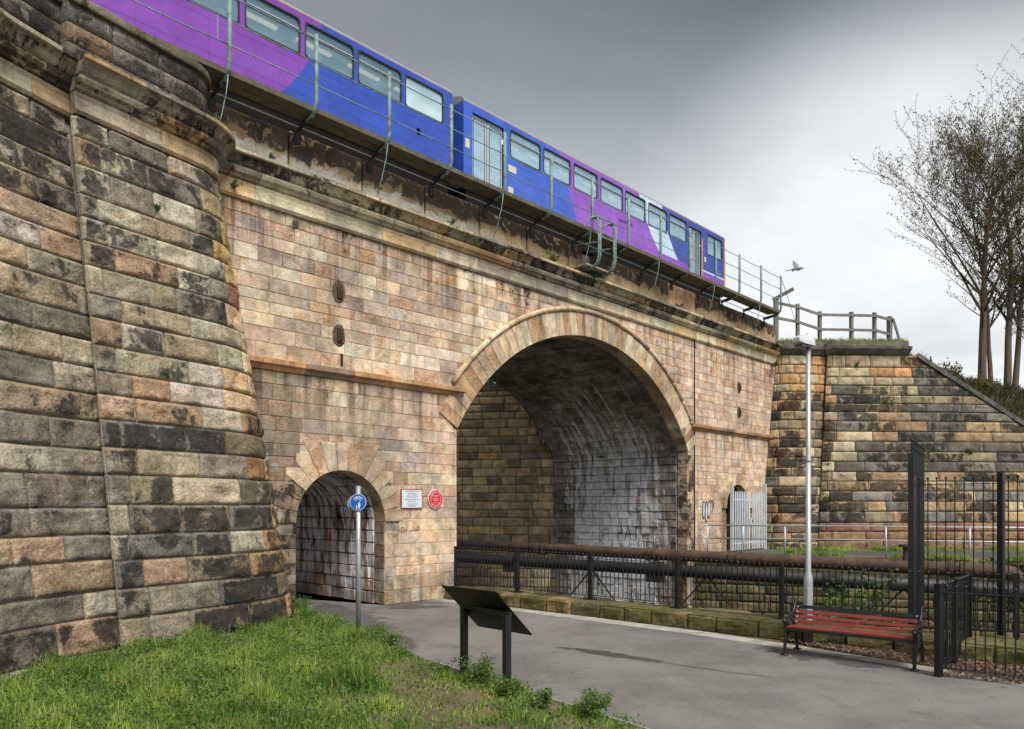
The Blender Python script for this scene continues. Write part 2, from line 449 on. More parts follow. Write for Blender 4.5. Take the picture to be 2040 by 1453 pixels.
# ashlar rows
stones = []
def row(z0, z1, iv, pal, lmin, lmax, soot, rr, M=Mw, nu=3, nv=3, bulge=.0, rough=0, proud=.006, edge=.009, gap=.005, start=None, clipl=None, clipr=None, depth=.05, tintf=None, out=stones, jz=True):
    """fill interval iv=(a0,a1) (may be slanted through clipl/clipr(z)) with stones"""
    a0, a1 = iv
    cuts = [a0]; a = a0 + (start if start is not None else rr.uniform(.4, 1) * lmin)
    while a < a1 - lmin * .55: cuts.append(a); a += rr.uniform(lmin, lmax)
    cuts.append(a1)
    for i in range(len(cuts) - 1):
        l, r_ = cuts[i], cuts[i + 1]
        lb = lt_ = l + gap / 2; rb = rt = r_ - gap / 2
        if clipl: 
            lb = max(lb, clipl(z0)); lt_ = max(lt_, clipl(z1))
        if clipr:
            rb = min(rb, clipr(z0)); rt = min(rt, clipr(z1))
        if rb - lb < .02 and rt - lt_ < .02: continue
        rb = max(rb, lb + .005); rt = max(rt, lt_ + .005)
        am, zm = (lb + rb) / 2, (z0 + z1) / 2
        if tintf: c, al = tintf(am, zm, rr)
        else: c = pick(pal, rr); al = soot
        z1j = z1 - gap / 2; z0j = z0 + gap / 2
        V, F = grid_stone(M, lb, rb, lt_, rt, z0j, z1j, nu, nv, bulge + rr.uniform(0, proud), rough, depth, rr.uniform(0, 90), edge, rr.uniform(-.5, .5) * proud)
        if rough:
            pe = PR + [0.0] * (len(V) - len(PR)); ce = tuple(min(.7, q * 1.06 + .03) for q in c)
            out.append((V, F, [(*[ce[k] + (c[k] - ce[k]) * min(1, p) for k in range(3)], al * (.5 + .5 * p)) for p in pe]))
        else: out.append((V, F, (*c, al)))
def tint_main(a, z, rr):
    c = pick(PAL, rr); al = .10 + .16 * rr.random()
    n_ = .5 + .9 * noise.noise(Vector((a * .28, z * .42, 2.0))) + .5 * noise.noise(Vector((a * .9, z * 1.1, 7.0)))
    n_ = max(0, min(1, n_)); rg = tuple(p * (1 - n_) + q * n_ for p, q in zip(lin(212, 190, 158), lin(176, 156, 144)))
    c = tuple(.62 * p + .38 * q for p, q in zip(c, rg)); al += .22 * max(0, noise.noise(Vector((a * .35, z * .3, 11.0))))
    if z > 7.4: al += .15
    if a < -2.0 and z < 4.8: c = tuple(q * .55 for q in c); al += .35 * max(0, 1 - z / 5)
    elif a < .6 and z < 4.9:
        c = tuple(q * .84 for q in c); al += .05
    if z < .5 and a < 3: al += .15; c = tuple(q * .8 for q in c)
    if 12.9 < a < 13.3 and z < 4: al += .42; c = tuple(q * .72 for q in c)
    if a > 13:
        g_ = sum(c) / 3; c = tuple(q * .62 + k_ * .38 for q, k_ in zip(c, lin(206, 178, 156)))
    if a > 18.9: al += .1
    if z > .6 and a > -1.8: c = tuple(min(.8, q * 1.17) for q in c)
    return c, al
def split(z0, z1, n, rr):
    h = [rr.uniform(.78, 1.22) for _ in range(n)]; k = (z1 - z0) / sum(h); out = []; z = z0
    for q in h: out.append((z, z + q * k)); z += q * k
    return out
rows = split(0, 4.85, 18, random.Random(2)) + split(5.075, 7.985, 11, random.Random(6))
for z0, z1 in rows:
    zm = (z0 + z1) / 2; rr = rnd
    # left of the big arch
    if z1 > SPR + .15:
        hw = lambda z: min(circ(ZC, 6.62, z), HS + max(0, z - SPR) * 1.67)
        cr = lambda z: SC - hw(z); clr = lambda z: SC + hw(z)
        R0 = max(cr(z0), cr(z1))
        rgt = min(clr(z0), clr(z1))
    else:
        cr = clr = None; R0 = SC - HS; rgt = SC + HS
    ivs = []
    if z0 < 2.9:                                          # beside the path arch
        q = 1.50
        if z1 > 1.9:
            hl = lambda z: -1.09 - circ(1.85, q, z); hr = lambda z: -1.09 + circ(1.85, q, z)
            if z0 > 1.85 + q: pass
        else: hl = lambda z: -1.09 - 1.095; hr = lambda z: -1.09 + 1.095
        row(z0, z1, (-4.4, max(hl(z0), hl(z1))), PAL, .45, .75, .2, rr, clipr=hl, tintf=tint_main)
        row(z0, z1, (min(hr(z0), hr(z1)), R0), PAL, .42, .8, .2, rr, clipl=hr, clipr=cr, tintf=tint_main)
    elif z0 < 1.85 + 1.70:
        q = 1.50
        hl = lambda z: -1.09 - circ(1.85, q, z); hr = lambda z: -1.09 + circ(1.85, q, z)
        row(z0, z1, (-4.4, hl(z1)), PAL, .45, .8, .2, rr, clipr=hl, tintf=tint_main)
        row(z0, z1, (hr(z1), R0), PAL, .42, .8, .2, rr, clipl=hr, clipr=cr, tintf=tint_main)
    else:
        if z0 > ZC + 6.62: row(z0, z1, (-4.4, 13.37), PAL, .42, .8, .2, rr, tintf=tint_main)
        else: row(z0, z1, (-4.4, R0), PAL, .42, .82, .2, rr, clipr=cr, tintf=tint_main)
    if z0 <= ZC + 6.62 and rgt < 13.3:
        row(z0, z1, (rgt, 13.37), PAL, .35, .7, .2, rr, clipl=clr, tintf=tint_main, start=.3)
    if z1 < .5: continue
    zb = max(z0, .45)
    if z0 < 3.0:
        q = 1.28
        if z1 > 2.0: hl = lambda z: 16.65 - circ(2.1, q, z); hr = lambda z: 16.65 + circ(2.1, q, z)
        else: hl = lambda z: 15.75; hr = lambda z: 17.55
        row(zb, z1, (13.42, max(hl(z0), hl(z1))), PAL, .4, .75, .2, rr, clipr=hl, tintf=tint_main)
        row(zb, z1, (min(hr(z0), hr(z1)), 20.9), PAL, .4, .75, .2, rr, clipl=hr, tintf=tint_main)
    else: row(zb, z1, (13.42, 20.9), PAL, .42, .8, .2, rr, tintf=tint_main)
wall = MB(); 
emit(stones, bridge, M_ash, world=False, smooth=False)

# arch rings
def ring(sc, zc, r0, r1f, a0, a1, n, proud, pal, rr, depth=.45, alf=None, step=False):
    for i in range(n):
        f0, f1 = a0 + (a1 - a0) * i / n, a0 + (a1 - a0) * (i + 1) / n
        g = .004 / r0; f0 += g; f1 -= g; r1 = r1f(i); fmid = (f0 + f1) / 2
        if step: r1 = (1.70 if abs(fmid) < .5 else 1.86 - .30 * (abs(fmid) - .5)) * r1 / 1.72
        V = []; p = proud + rr.uniform(0, .012)
        fm = [f0, f0 * .67 + f1 * .33, f0 * .33 + f1 * .67, f1]
        for o, ins in ((-depth, 0), (p - .008, 0), (p, .008)):
            for rr_, sgn in ((r0, 1), (r1, -1)):
                for k, f in enumerate(fm):
                    ff = f + (ins / r0 if k == 0 else (-ins / r0 if k == 3 else 0)); rad = rr_ + sgn * ins
                    if step and sgn < 0:
                        af = abs(ff); cf = abs(fm[2] if fmid > 0 else fm[1]); RR = (1.70 if cf < .5 else 1.84 - .30 * (cf - .5))
                        if abs(fmid) < .42: rad = 1.68 / math.cos(ff) - ins
                        elif abs(fmid) > 1.2: rad = 1.60 / max(.3, math.sin(af)) - ins
                        else: rad = min(RR * math.cos(cf) / max(.05, math.cos(af)), RR * math.sin(cf) / math.sin(af)) - ins
                    V.append((sc + rad * math.sin(ff), -o, zc + rad * math.cos(ff)))
        F = []
        for k in range(3):
            F.append((16 + k, 16 + k + 1, 16 + 4 + k + 1, 16 + 4 + k))
            for lo in (0, 8):
                F.append((lo + k + 1, lo + k, lo + 8 + k, lo + 8 + k + 1)); F.append((lo + 4 + k, lo + 4 + k + 1, lo + 12 + k + 1, lo + 12 + k))
        for lo in (0, 8):
            F.append((lo, lo + 4, lo + 12, lo + 8)); F.append((lo + 7, lo + 3, lo + 11, lo + 15))
        c = pick(pal, rr); al = .08 if alf is None else alf(i)
        if alf and al > .3: c = tuple(q * .55 for q in c)
        mb = MB(); mb.add(V, F, (*c, al)); mb.build('voussoir', M_ash, bridge)
PALV = [(lin(212, 190, 158), 5), (lin(200, 174, 140), 4), (lin(190, 156, 122), 1.6), (lin(186, 166, 146), 2), (lin(218, 202, 172), 3)]
th = math.asin(HS / RC)
ring(SC, ZC, RC, lambda i: 6.95, -th, th, 45, .03, PALV, rnd, alf=lambda i: .12 + (.12 if i > 34 else 0))
ring(-1.09, 1.85, 1.095, lambda i: 1.72, -math.pi / 2, math.pi / 2, 15, .005, [(lin(204, 182, 154), 3), (lin(194, 172, 144), 3)], rnd, depth=.4, alf=lambda i: .6 if i < 3 else .05, step=True)
ring(16.65, 2.1, .9, lambda i: [1.30, 1.36][i % 2], -math.pi / 2, math.pi / 2, 11, .012, PALV, rnd, depth=.3)
# hood mould
k = 15; h0 = math.acos((5.15 - ZC) / 7.03)
for i in range(k):
    f0 = -h0 + 2 * h0 * i / k + .0015; f1 = -h0 + 2 * h0 * (i + 1) / k - .0015
    mb = MB(); mb.tube([(SC + 7.03 * math.sin(f0 + (f1 - f0) * j / 5), -.035, ZC + 7.03 * math.cos(f0 + (f1 - f0) * j / 5)) for j in range(6)], .070, 10, tint=(*pick(PALV, rnd)[:3], .2))
    mb.build('hood_stone', M_cor, bridge, smooth=True)

# mouldings extruded along a path
def moulding(M, prof, a0, a1, sub=1, tint=(.4, .35, .3, .3)):
    V = []; F = []; k = len(prof)
    for i in range(sub + 1):
        a = a0 + (a1 - a0) * i / sub
        V += [M(a, z, o) for o, z in prof]
    for i in range(sub):
        for j in range(k):
            p, q = i * k + j, i * k + (j + 1) % k
            F.append((p, q, q + k, p + k))
    F += [tuple(range(k))[::-1], tuple(range(sub * k, sub * k + k))]
    return V, F, tint
FRI = [(-.05, 7.99), (.05, 7.99), (.085, 8.04), (.07, 8.14), (.075, 8.24), (.10, 8.31), (-.05, 8.31)]
OVO = [(-.05, 8.335), (.07, 8.335), (.12, 8.36), (.125, 8.40), (.19, 8.43), (.215, 8.49), (.215, 8.525), (-.05, 8.525)]
COR = [(-.05, 8.545), (.19, 8.545), (.235, 8.58), (.27, 8.65), (.345, 8.70), (-.05, 8.70)]
LIP = [(-.05, 8.706), (.355, 8.706), (.375, 8.725), (.37, 8.785), (.30, 8.80), (-.05, 8.82)]
PALC = [(lin(182, 172, 148), 4), (lin(196, 168, 128), 2), (lin(160, 150, 132), 3), (lin(206, 192, 162), 2), (lin(134, 126, 112), 2)]
def cornice(M, a0, a1, parent, world, sub=1, profs=(FRI, OVO, COR, LIP), ls=(1.3, 1.1, .95, 1.1), soot=(.12, .42, .55, .45), dark=1.0):
    for pi, pr in enumerate(profs):
        a = a0
        while a < a1 - .05:
            b = min(a1, a + ls[pi] * rnd.uniform(.8, 1.2))
            if a1 - b < .35: b = a1
            c = tuple(q * dark for q in pick(PALC, rnd)); dz = rnd.uniform(-.006, .006)
            pp = [(o + (dz if o > 0 else 0), z) for o, z in pr]
            V, F, tt = moulding(M, pp, a + .004, b - .004, max(1, int(sub * (b - a))), (*c, soot[pi] + rnd.uniform(-.12, .15)))
            mb = MB(); mb.add(V, F, tt); mb.build('cornice_stone', M_cor, parent, world=world)
            a = b
cornice(Mw, -4.3, 13.38, bridge, False)
cornice(Mw, 13.41, 20.9, bridge, False)
STR = [(-.04, 4.85), (.03, 4.85), (.06, 4.895), (.06, 4.925), (.115, 4.94), (.135, 4.96), (.135, 5.055), (.10, 5.07), (-.04, 5.07)]
for a0, a1 in ((-4.2, 2.33), (13.14, 20.6)):
    a = a0
    while a < a1 - .05:
        b = min(a1, a + rnd.uniform(.9, 1.4)); b = a1 if a1 - b < .4 else b
        c = pick([(lin(184, 142, 104), 3), (lin(150, 128, 112), 1.5), (lin(190, 156, 118), 2)], rnd)
        V, F, tt = moulding(Mw, STR, a + .004, b - .004, 1, (*c, .25)); mb = MB(); mb.add(V, F, tt); mb.build('string_course_stone', M_cor, bridge); a = b
# parapet slabs
Mp = lambda a, z, o: (a, .10 - o, z)
def parapet_streak(t, c, pos):
    z = t.sep(pos)[2]
    zn = t.math('ADD', z, t.math('MULTIPLY', t.math('SUBTRACT', t.noise(pos, 1.3, 8, .62, .9), .5), 1.25))
    s_ = t.vmath('DOT_PRODUCT', pos, tuple(D)); fl = t.noise(pos, 4.5, 7, .68, .7)
    wz = t.math('ADD', z, t.math('MULTIPLY', t.math('SUBTRACT', t.noise(pos, 1.9, 7, .62, 1.2), .5), 1.0))
    wm = t.math('MULTIPLY', t.math('MULTIPLY', t.ss(wz, 9.26, 9.20), t.ss(s_, 15.2, 12.0)), t.rng(fl, .4, .55, 1.0, .55))
    c = t.mix(t.math('MULTIPLY', wm, .92), c, (.60, .60, .56))
    crust = t.math('MULTIPLY', t.ss(zn, 9.26, 9.29), t.ss(fl, .60, .56))
    c = t.mix(t.math('MULTIPLY', crust, .93), c, t.mix(t.ss(t.noise(pos, .9, 3, .5), .42, .58), (.030, .026, .024), (.085, .062, .046)))
    rim = t.math('MULTIPLY', t.ss(zn, 9.19, 9.24), t.ss(zn, 9.31, 9.27))
    return t.mix(t.math('MULTIPLY', rim, .6), c, (.38, .25, .17))
M_par = stone_mat('stained_parapet_stone', bump=.5, streak=parapet_streak)
a = -4.05; i = 0
while a < 20.2:
    if 6.45 < a + .9 < 7.9:
        a0 = a; a += 1.77; i += 1
        V, F = grid_stone(Mp, a0 + .01, a0 + .62, a0 + .01, a0 + .62, 8.80, 9.72, 4, 4, .0, 0, .35, 3.3, .02)
        mb = MB(); mb.add(V, F, (*lin(168, 146, 112), .5)); mb.build('parapet_slab', M_par, bridge)
        V, F = grid_stone(Mp, a0 + 1.35, a0 + 1.76, a0 + 1.35, a0 + 1.76, 8.80, 9.70, 4, 4, .0, 0, .35, 3.3, .02)
        mb = MB(); mb.add(V, F, (*lin(120, 110, 96), .6)); mb.build('parapet_slab', M_par, bridge)
        continue
    c = lin(*[(176, 156, 122), (190, 164, 124), (168, 146, 112)][i % 3]); 
    if i == 9: c = lin(214, 176, 136)
    V, F = grid_stone(Mp, a + .018, min(a + 1.752, 20.2), a + .018, min(a + 1.752, 20.2), 8.80, 9.72 + rnd.uniform(-.03, .02), 14, 9, .0, .022, .35, i * 3.1, .03)
    mb = MB(); mb.add(V, F, (*c, .0 if i == 9 else .22)); mb.build('parapet_slab', M_par if i != 9 else M_cor, bridge)
    a += 1.77; i += 1

# big arch barrel
L1 = SPR + 2.4; LA = 2 * th * RC
def Mb(a, q, o):                                  # a = n along tunnel, q = arc length from the right foot
    if q < L1: return (SC + HS - o, a, -2.4 + q)
    if q > L1 + LA: return (SC - HS + o, a, SPR - (q - L1 - LA))
    f = th - (q - L1) / RC
    return (SC + (RC - o) * math.sin(f), a, ZC + (RC - o) * math.cos(f))
bst = []; q = 0
PALB = [(lin(196, 188, 180), 4), (lin(176, 164, 154), 3), (lin(200, 182, 168), 2), (lin(156, 150, 144), 2)]
while q < 2 * L1 + LA - .1:
    h = .275
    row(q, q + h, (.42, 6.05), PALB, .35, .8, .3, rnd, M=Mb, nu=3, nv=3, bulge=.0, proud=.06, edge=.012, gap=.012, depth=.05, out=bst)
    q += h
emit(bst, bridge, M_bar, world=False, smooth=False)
mb = MB(); seg = [i * (2 * L1 + LA) / 90 for i in range(91)]
for a, b in zip(seg, seg[1:]):
    mb.add([Mb(0.05, a, -.03), Mb(6.1, a, -.03), Mb(6.1, b, -.03), Mb(.05, b, -.03)], [(0, 1, 2, 3)])
mb.build('tunnel_lining', M_mortd, bridge)
# quoins under the springing, on both jambs of the big arch
for sgn, s0 in ((1, SC + HS), (-1, SC - HS)):
    for i in range(24):
        z0 = -2.4 + i * .2695; z1 = z0 + .2645
        if z1 > SPR + .05: break
        c, al = tint_main(13.1 if sgn > 0 else 1.8, z0, rnd)
        mb = MB(); M2 = lambda a, z, o: (s0 - sgn * (o - .0), a, z)
        V, F = grid_stone(M2, -.002 + .004, .40, .002, .40, z0, z1, 3, 3, .01, 0, .05, 1, .01)
        mb.add(V, F, (*c, al)); mb.build('quoin', M_ash, bridge)
# path tunnel and gated arch
def small_barrel(sc, zc, r, zf, n1, mat, nm, pal):
    LL = zc - zf; A = math.pi * r
    def Mq(a, q, o):
        if q < LL: return (sc + r - o, a, zf + q)
        if q > LL + A: return (sc - r + o, a, zc - (q - LL - A))
        f = math.pi / 2 - (q - LL) / r
        return (sc + (r - o) * math.sin(f), a, zc + (r - o) * math.cos(f))
    st = []; q = 0
    nrow = int((2 * LL + A) / .27); h = (2 * LL + A) / nrow
    for i in range(nrow):
        row(i * h, (i + 1) * h, (.38, n1), pal, .4, .75, .3, rnd, M=Mq, bulge=.0, proud=.035, edge=.016, gap=.014, depth=.05, out=st, rough=0)
    mb = MB(); seg = [i * (2 * LL + A) / 40 for i in range(41)]
    for a, b in zip(seg, seg[1:]):
        mb.add([Mq(.04, a, -.03), Mq(n1 + .04, a, -.03), Mq(n1 + .04, b, -.03), Mq(.04, b, -.03)], [(0, 1, 2, 3)])
    mb.build(nm, M_mortd, bridge)
    return st
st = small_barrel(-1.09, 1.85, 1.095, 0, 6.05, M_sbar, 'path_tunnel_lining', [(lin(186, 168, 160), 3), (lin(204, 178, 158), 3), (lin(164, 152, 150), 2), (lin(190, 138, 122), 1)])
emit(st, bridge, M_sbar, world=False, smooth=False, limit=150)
st = small_barrel(16.65, 2.1, .9, .55, 2.5, M_bar, 'gated_arch_lining', PALB)
emit(st, bridge, M_mortd, world=False, smooth=False, limit=0)
MB().box((16.65, 2.62, 1.9), (2.2, .1, 2.9)).build('dark_back', M_mortd, bridge)  # dark sheet added to close the arch and keep its interior black
# jamb quoins of the path arch (left ones soot black)
for sgn in (-1, 1):
    for i in range(7):
        z0 = .01 + i * .2630; s0 = -1.09 + sgn * 1.095
        M2 = lambda a, z, o: (s0 - sgn * o, a, z)
        V, F = grid_stone(M2, .004, .37, .004, .37, z0, z0 + .257, 3, 3, .012, 0, .05, 2, .012)
        c = pick(PAL, rnd); c = tuple(v * (.35 if sgn < 0 else .6) for v in c)
        mb = MB(); mb.add(V, F, (*c, .8 if sgn < 0 else .45)); mb.build('quoin', M_ash, bridge)

# tie-bar plates
M_rust = simple('rusted_iron', (.055, .028, .018), .85, var=.6, nscale=20, bump=.8, dirt=(.20, .09, .04), dirt_amt=.6)
M_hole = simple('raw_broken_stone', (.16, .105, .07), .95, var=.7, nscale=25, bump=1.0, dirt=(.02, .018, .016), dirt_amt=.9)
for s_, z_ in ((-1.19, 6.69), (-1.19, 5.78), (16.74, 6.73), (16.74, 5.77)):
    mb = MB(); n = 14; vs = []
    for rr_, o in ((.225, .004), (.20, .02), (.13, .016)):
        for j in range(n):
            a = 2 * math.pi * j / n; q = rr_ * (1 + .16 * noise.noise(Vector((a * 2, s_ + z_, rr_)))); vs.append((s_ + .72 * q * math.sin(a), -o, z_ + 1.12 * q * math.cos(a)))
    fs = [(k * n + j, k * n + (j + 1) % n, (k + 1) * n + (j + 1) % n, (k + 1) * n + j) for k in range(2) for j in range(n)] + [tuple(range(2 * n, 3 * n))]
    fs = [tuple(reversed(f)) for f in fs]
    mb.add(vs, fs); tp = mb.build('tie_plate', M_hole, bridge)
    mb = MB(); mb.box((s_, -.03, z_), (.10, .06, .27)); mb.box((s_ + .03, -.05, z_ - .02), (.05, .06, .16)); mb.build('iron_wedge', M_rust, tp)
MB().box((-1.12, -.012, 5.27), (.05, .014, .26)).build('open_joint', simple('black_gap', (.012, .011, .01), .95), bridge)
MB().box((13.395, .0, 4.2), (.04, .05, 7.7)).build('open_joint', bpy.data.materials['black_gap'], bridge)

# ------------------------------------------------------------------ left wing wall and round-ended pilaster (battered)
ZT = 8.2
def make_path(pts):
    """pts: list of (top xy, bottom xy); returns M(a,z,o), total length"""
    tp = [Vector(p[0]) for p in pts]; bt = [Vector(p[1]) for p in pts]
    L = [0]
    for i in range(1, len(tp)): L.append(L[-1] + ((tp[i] - tp[i - 1]).length + (bt[i] - bt[i - 1]).length) / 2)
    def M(a, z, o):
        a = max(-.5, min(L[-1] + .5, a)); i = 0
        while i < len(L) - 2 and a > L[i + 1]: i += 1
        f = (a - L[i]) / (L[i + 1] - L[i])
        q = max(0.0, (ZT - z) / ZT)
        def at(i_, f_):
            T = tp[i_].lerp(tp[i_ + 1], f_) if 0 <= f_ <= 1 else tp[i_] + (tp[i_ + 1] - tp[i_]) * f_
            B = bt[i_] + (bt[i_ + 1] - bt[i_]) * f_
            return T + (B - T) * q
        p = at(i, f)
        def seg_n(i_):
            g = at(i_, 1.0) - at(i_, 0.0)
            return Vector((g.y, -g.x)).normalized()
        n0 = seg_n(i)
        if f < .5 and i > 0: nn = n0.lerp(seg_n(i - 1), .5 - f)
        elif f > .5 and i < len(L) - 2: nn = n0.lerp(seg_n(i + 1), f - .5)
        else: nn = n0
        nn.normalize()
        return (p.x + nn.x * o, p.y + nn.y * o, z)
    return M, L[-1]
BAT = 1.39
def offs(top):
    out = []
    for i, p in enumerate(top):
        a = Vector(top[max(0, i - 1)]); b = Vector(top[min(len(top) - 1, i + 1)]); g = (b - a).normalized()
        out.append((tuple(p), (p[0] + g.y * BAT, p[1] - g.x * BAT)))
    return out
wing_top = [(-7.55, 4.6), (-7.53, 5.8), (-7.49, 7.0), (-7.42, 8.2), (-7.30, 9.3), (-7.05, 10.30), (-6.72, 11.12), (-6.42, 11.82)]
M_wl, LWL = make_path(offs(wing_top))
pil = [(-6.51 + .53 * l, 11.12 + .848 * l) for l in (0, .5, 1.0, 1.5, 2.03)]
cx_, cy_ = -6.11, 13.26
pil_pts = [(p, (p[0] + .848 * BAT, p[1] - .53 * BAT)) for p in pil]
for i in range(1, 11):
    an = math.atan2(-.53, .848) + (math.atan2(.7262, .6875) - math.atan2(-.53, .848)) * i / 10
    c_, s_ = math.cos(an), math.sin(an); pil_pts.append(((cx_ + .8 * c_, cy_ + .8 * s_), (cx_ + (.8 + BAT) * c_, cy_ + (.8 + BAT) * s_)))
M_pl, LPL = make_path(pil_pts)
PALL = [(lin(190, 180, 158), 4.5), (lin(172, 152, 124), 3.4), (lin(162, 150, 130), 3), (lin(124, 117, 106), 2.2), (lin(104, 99, 91), 1.4), (lin(176, 142, 112), 1.3), (lin(206, 198, 180), 2.4)]
def tint_left(a, z, rr):
    c = pick(PALL, rr); al = rr.choice((.15, .32, .5, .66, .88))
    if z < 4 and rr.random() < .35: c = pick([(lin(118, 112, 103), 1), (lin(132, 122, 108), 1)], rr); al = rr.choice((.45, .6, .8))
    c = tuple(.66 * p + .34 * q for p, q in zip(c, lin(158, 144, 122)))
    al = .6 * al + .4 * (.46 + .5 * noise.noise(Vector((a * .5, z * .35, 4.0)))) + .16 * max(0, min(1, (z - 5.2) / 2.5))
    if z > 7.6: al = max(al, .66)
    return c, al
def tint_pil(a, z, rr):
    c, al = tint_left(a, z, rr)
    if a > 2.5:
        if 5.5 < z < 6.1: c = lin(164, 112, 98); al = .2
        elif 6.1 < z < 7.8: c = pick([(lin(182, 156, 104), 1), (lin(172, 152, 112), 1)], rr); al = .25
        elif 3.9 < z < 5.6: c = pick([(lin(214, 182, 144), 1), (lin(210, 190, 158), 1)], rr); al = .12
        elif z < 3.9: c = pick([(lin(150, 120, 84), 1), (lin(110, 98, 76), 1), (lin(170, 138, 96), 1)], rr); al += .1
    elif z < 3.6 and rr.random() < .6: c = pick([(lin(118, 112, 102), 2), (lin(140, 124, 102), 1)], rr); al = rr.choice((.6, .8, .9))
    return c, al
def rock_wall(parent, M, L, z0, z1, tintf, mat, hs, lmin, lmax, bulge, rough, nu, nv, limit, mort, clipr=None, seed=5, topf=None, marg=0.0, marge=0.0, start=None):
    rr = random.Random(seed); st = []; z = z0; zs = [z0]
    while z < z1 - hs[0] * .6:
        z += rr.uniform(*hs)
        if z1 - z < hs[0] * .7: z = z1
        zs.append(z)
    if zs[-1] < z1 - .01: zs.append(z1)
    for i, (a, b) in enumerate(zip(zs, zs[1:])):
        row(a, b, (marg, L - marg - marge), None, lmin, lmax, 0, rr, M=M, nu=nu, nv=nv, bulge=bulge, rough=rough, proud=.02, edge=.02, gap=.016, depth=.09, tintf=tintf, out=st, clipr=clipr, start=start)
    emit(st, parent, mat, world=True, limit=limit)
    mb = MB(); na = max(8, int(L / .35)); nz = 24
    for j in range(nz):
        for i in range(na):
            za, zb = z0 + (z1 - z0) * j / nz, z0 + (z1 - z0) * (j + 1) / nz
            a0, a1 = L * i / na, L * (i + 1) / na
            if clipr:
                if a0 > clipr(za): continue
                b1 = min(a1, clipr(za)); t0, t1 = min(a0, clipr(zb)), min(a1, clipr(zb))
            else: b1 = a1; t0, t1 = a0, a1
            mb.add([M(a0, za, -.035), M(b1, za, -.035), M(t1, zb, -.035), M(t0, zb, -.035)], [(0, 1, 2, 3)])
    mb.build('mortar_face', mort, parent, world=True)
    return zs
wingL = thing('wing_wall', 'curved rock-faced stone wing wall at the left edge, leading up to the round-ended pilaster', 'wall', (-6.0, 9.0, 0))
pilL = thing('pilaster', 'tall rock-faced stone pilaster with rounded end, left of the path arch', 'pilaster', (-5.2, 11.5, 0))
rock_wall(wingL, M_wl, LWL - .34, -.15, 7.98, tint_left, M_rock, (.34, .46), .7, 1.4, .010, .040, 18, 10, 300, M_mort, seed=8, marge=.30)
rock_wall(pilL, M_pl, LPL, -.15, 7.98, tint_pil, M_rock, (.34, .45), .55, 1.25, .012, .042, 18, 10, 300, M_mort, seed=21)
def cols(M, L, parent, par_dark=.42, side=True, zp=9.72):
    cornice(M, 0, L, parent, True, sub=5, soot=(.35, .55, .5, .5), dark=.8)
    # parapet courses above, set back
    st = []
    Mq = lambda a, z, o: M(a, max(z, ZT), o - .12)
    for z0, z1 in ((8.80, 9.12), (9.12, 9.42), (9.42, zp)):
        row(z0, z1, (0, L), [(lin(104, 96, 84), 3), (lin(84, 80, 76), 3), (lin(150, 118, 92), .8), (lin(138, 120, 98), 1.2)], .7, 1.2, .85, rnd, M=Mq, nu=6, nv=3, bulge=.02, rough=.01, gap=.01, depth=.3, out=st)
    emit(st, parent, M_rock, world=True, limit=80, name='parapet_stone')
    a = 0
    CP = [(-.35, zp + .005), (.07, zp + .005), (.08, zp + .03), (.08, zp + .12), (.05, zp + .145), (-.35, zp + .16)]
    while a < L - .05:
        b = min(L, a + rnd.uniform(.9, 1.3)); b = L if L - b < .4 else b
        V, F, tt = moulding(Mq, CP, a + .005, b - .005, 4, (*lin(118, 110, 92), .45)); mb = MB(); mb.add(V, F, tt); mb.build('coping_stone', M_cor, parent, world=True); a = b
cols(M_wl, LWL - .45, wingL)
cols(M_pl, LPL, pilL)
# fill behind the walls so they are solid
mb = MB(); F0 = [M_wl(a, 9, -.3) for a in np.linspace(0, LWL, 8)] + [M_pl(a, 9, -.3) for a in np.linspace(.2, LPL, 8)]
n_ = len(F0); back = [(p[0] - 12, p[1] + 4, 0) for p in F0]
mb.add([(p[0], p[1], 9.7) for p in F0] + [(p[0], p[1], 9.7) for p in back], [(i, i + 1, n_ + i + 1, n_ + i) for i in range(n_ - 1)])
mb.build('trackbed', M_mortd).update_tag(); bpy.data.objects['trackbed']['kind'] = 'structure'

# ------------------------------------------------------------------ right wing
C2 = Vector((11.41, 31.70)); pr = []
for i in range(0, 8):
    an = math.atan2(-.7262, -.6875) + (R(-88) - math.atan2(-.7262, -.6875)) * i / 7
    c_, s_ = math.cos(an), math.sin(an); pr.append(((C2.x + .7 * c_, C2.y + .7 * s_), (C2.x + 2.3 * c_, C2.y + 2.3 * s_)))
pr = [(p[0], (p[1][0] - .1 * i / 7, p[1][1])) for i, p in enumerate(pr)]
pr += [((12.3, 31.12), (11.9, 29.55)), ((13.0, 31.30), (12.15, 29.72)), ((13.6, 31.75), (12.9, 30.2))]
M_rr, LRR = make_path(pr)
flat = [((13.02, 31.16), (11.98, 29.60)), ((13.20, 31.02), (12.2, 29.45)), ((15.0, 31.08), (14.6, 29.55)), ((16.9, 31.16), (16.9, 29.65)), ((22.0, 31.6), (22.0, 30.1)), ((30, 32.2), (30, 30.8))]
M_rf, LRF = make_path(flat)
